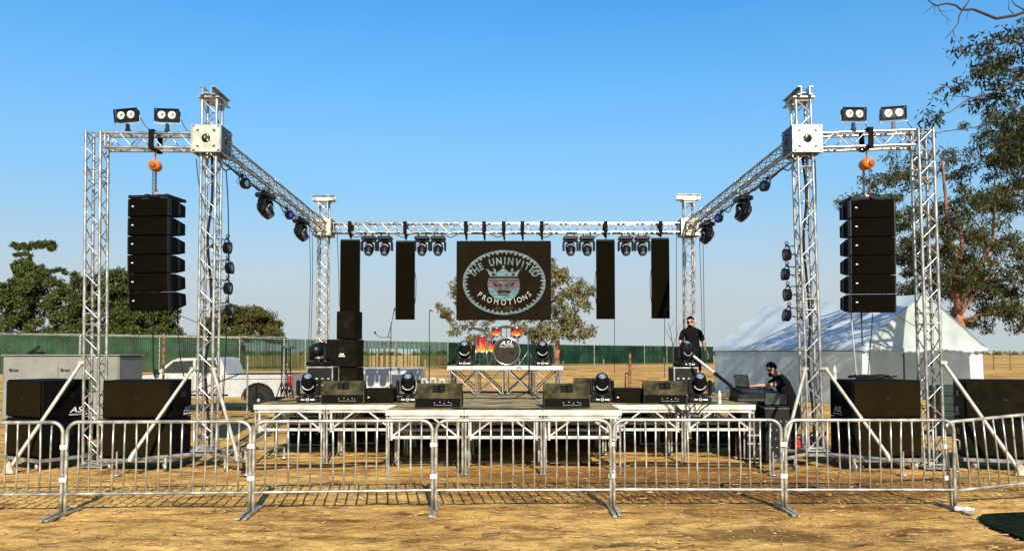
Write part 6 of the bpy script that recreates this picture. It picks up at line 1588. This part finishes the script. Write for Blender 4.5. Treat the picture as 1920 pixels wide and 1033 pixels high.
# white tag and twigs in the foreground
spots = [(300, 930, 1.0), (95, 1022, 1.1), (935, 962, .8), (1045, 1003, .7), (1128, 1023, .6), (1185, 1020, 1.6), (1290, 1014, .8), (930, 1000, 1.2), (1630, 1020, 1.3), (1340, 985, .8), (1225, 978, .5), (700, 1012, .6), (560, 985, .5), (1480, 1000, .6), (1700, 1000, .7), (420, 1000, .5), (1265, 997, .6), (1560, 1006, .7), (820, 1025, .7), (640, 960, .4)]
for k, (a, b, s) in enumerate(spots):
    p = onground(a, b); L_ = .13 * s; an = rr.uniform(-.5, .5); d = Vector((math.cos(an), math.sin(an), 0)); n_ = Vector((-d.y, d.x, 0))
    g = MB(); g.tube([p + d * (L_ * (q - 2) / 2) + n_ * rr.uniform(-.12, .12) * L_ + Vector((0, 0, .000 + rr.uniform(.0, .012))) for q in range(5)], [.006 * s ** .5, .007 * s ** .5, .007 * s ** .5, .005, .003], 5)
    if s > 1.1: g.tube([p + d * L_ * .2, p + d * L_ * .5 + n_ * L_ * .3 + Vector((0, 0, .02))], [.005, .002], 5)
    tag(g.build('twig', M['twig']), 'small dry brown twig lying on the dirt in the foreground', 'twig', 'twigs scattered on the dirt')
cs = []
for k in range(3200):
    D = rr.uniform(6.9, 12.5) ; x = rr.uniform(-.72, .72) * D; cs.append((x, D, gz(x, D) + .002))
def pebbles():
    g = MB()
    for x, y, z in cs:
        s = rr.uniform(.004, .013) * (2.2 if rr.random() < .05 else 1); a = rr.uniform(0, 6.3); c, sn = math.cos(a), math.sin(a); e = rr.uniform(1, 2.6)
        vs = [(x + s * e * c, y + s * e * sn, z), (x - s * sn, y + s * c, z), (x - s * e * c, y - s * e * sn, z), (x + s * sn, y - s * c, z), (x + .2 * s, y, z + s * .8)]
        g.add(vs, [(0, 1, 4), (1, 2, 4), (2, 3, 4), (3, 0, 4)])
    return g.build('dirt_clods', M['clod'])
M['clod'] = pm('dirt_clod', (.50, .30, .11), .95, 0, .6, 3, col2=(.14, .08, .035))
o = pebbles(); tag(o, 'small dirt clods and chips scattered over the dry ground', 'dirt clods', kind='stuff')

def straw():
    g = MB()
    for k in range(1000):
        D = rr.uniform(6.9, 13.0); x = rr.uniform(-.72, .72) * D; z = gz(x, D) + .004; a = rr.gauss(0, .55); L_ = rr.uniform(.02, .075); w_ = rr.uniform(.0015, .004)
        d = Vector((math.cos(a), math.sin(a), 0)) * L_; q_ = Vector((-math.sin(a), math.cos(a), 0)) * w_; p = Vector((x, D, z))
        g.add([p - d - q_, p - d + q_, p + d + q_ + Vector((0, 0, rr.uniform(0, .012))), p + d - q_], [(0, 1, 2, 3)])
    return g.build('dry_straw', M['straw'])
M['straw'] = pm('dry_straw_blade', (.50, .34, .13), .9, 0, .5, 1.5, col2=(.20, .11, .045))
o = straw(); tag(o, 'short dry straw and bark strips scattered on the dirt', 'straw', kind='stuff')
# cables tied along the trusses, with loops down to the lamps
for nm, A, B, sg in (('left', SLa, SLb, 1), ('right', SRa, SRb, -1)):
    ps = []
    for q in range(25): f = q / 24; p = A + (B - A) * f; ps.append(p + Vector((-sg * .10, 0, -TW / 2 - .03 - (.10 if q % 4 == 2 else .015 * (q % 3)))))
    cable(f'black cable tied along the bottom of the {nm} side truss, sagging in loops', ps, .012, group='cables tied along the trusses')
ps = []
for q in range(45): f = q / 44; p = BA + (BB - BA) * f; ps.append(p + Vector((0, -.09, -TW / 2 - .03 - (.11 if q % 6 == 3 else .012 * (q % 3)))))
cable('black cable tied along the bottom of the rear truss, sagging in loops', ps, .012, group='cables tied along the trusses')
for nm, f_, b_, t_ in (('left', f1, TLb, TLt), ('right', f2, TRb, TRt)):
    cable(f'black cable bundle running up inside the {nm} front tower', [line_at(b_, t_, z) + Vector((.04 * math.sin(z * 3), .03 * math.cos(z * 2.2), 0)) for z in (.35, 1, 1.7, 2.4, 3.1, 3.8, 4.5, 5.2)], .022, group='cable bundles inside the towers')
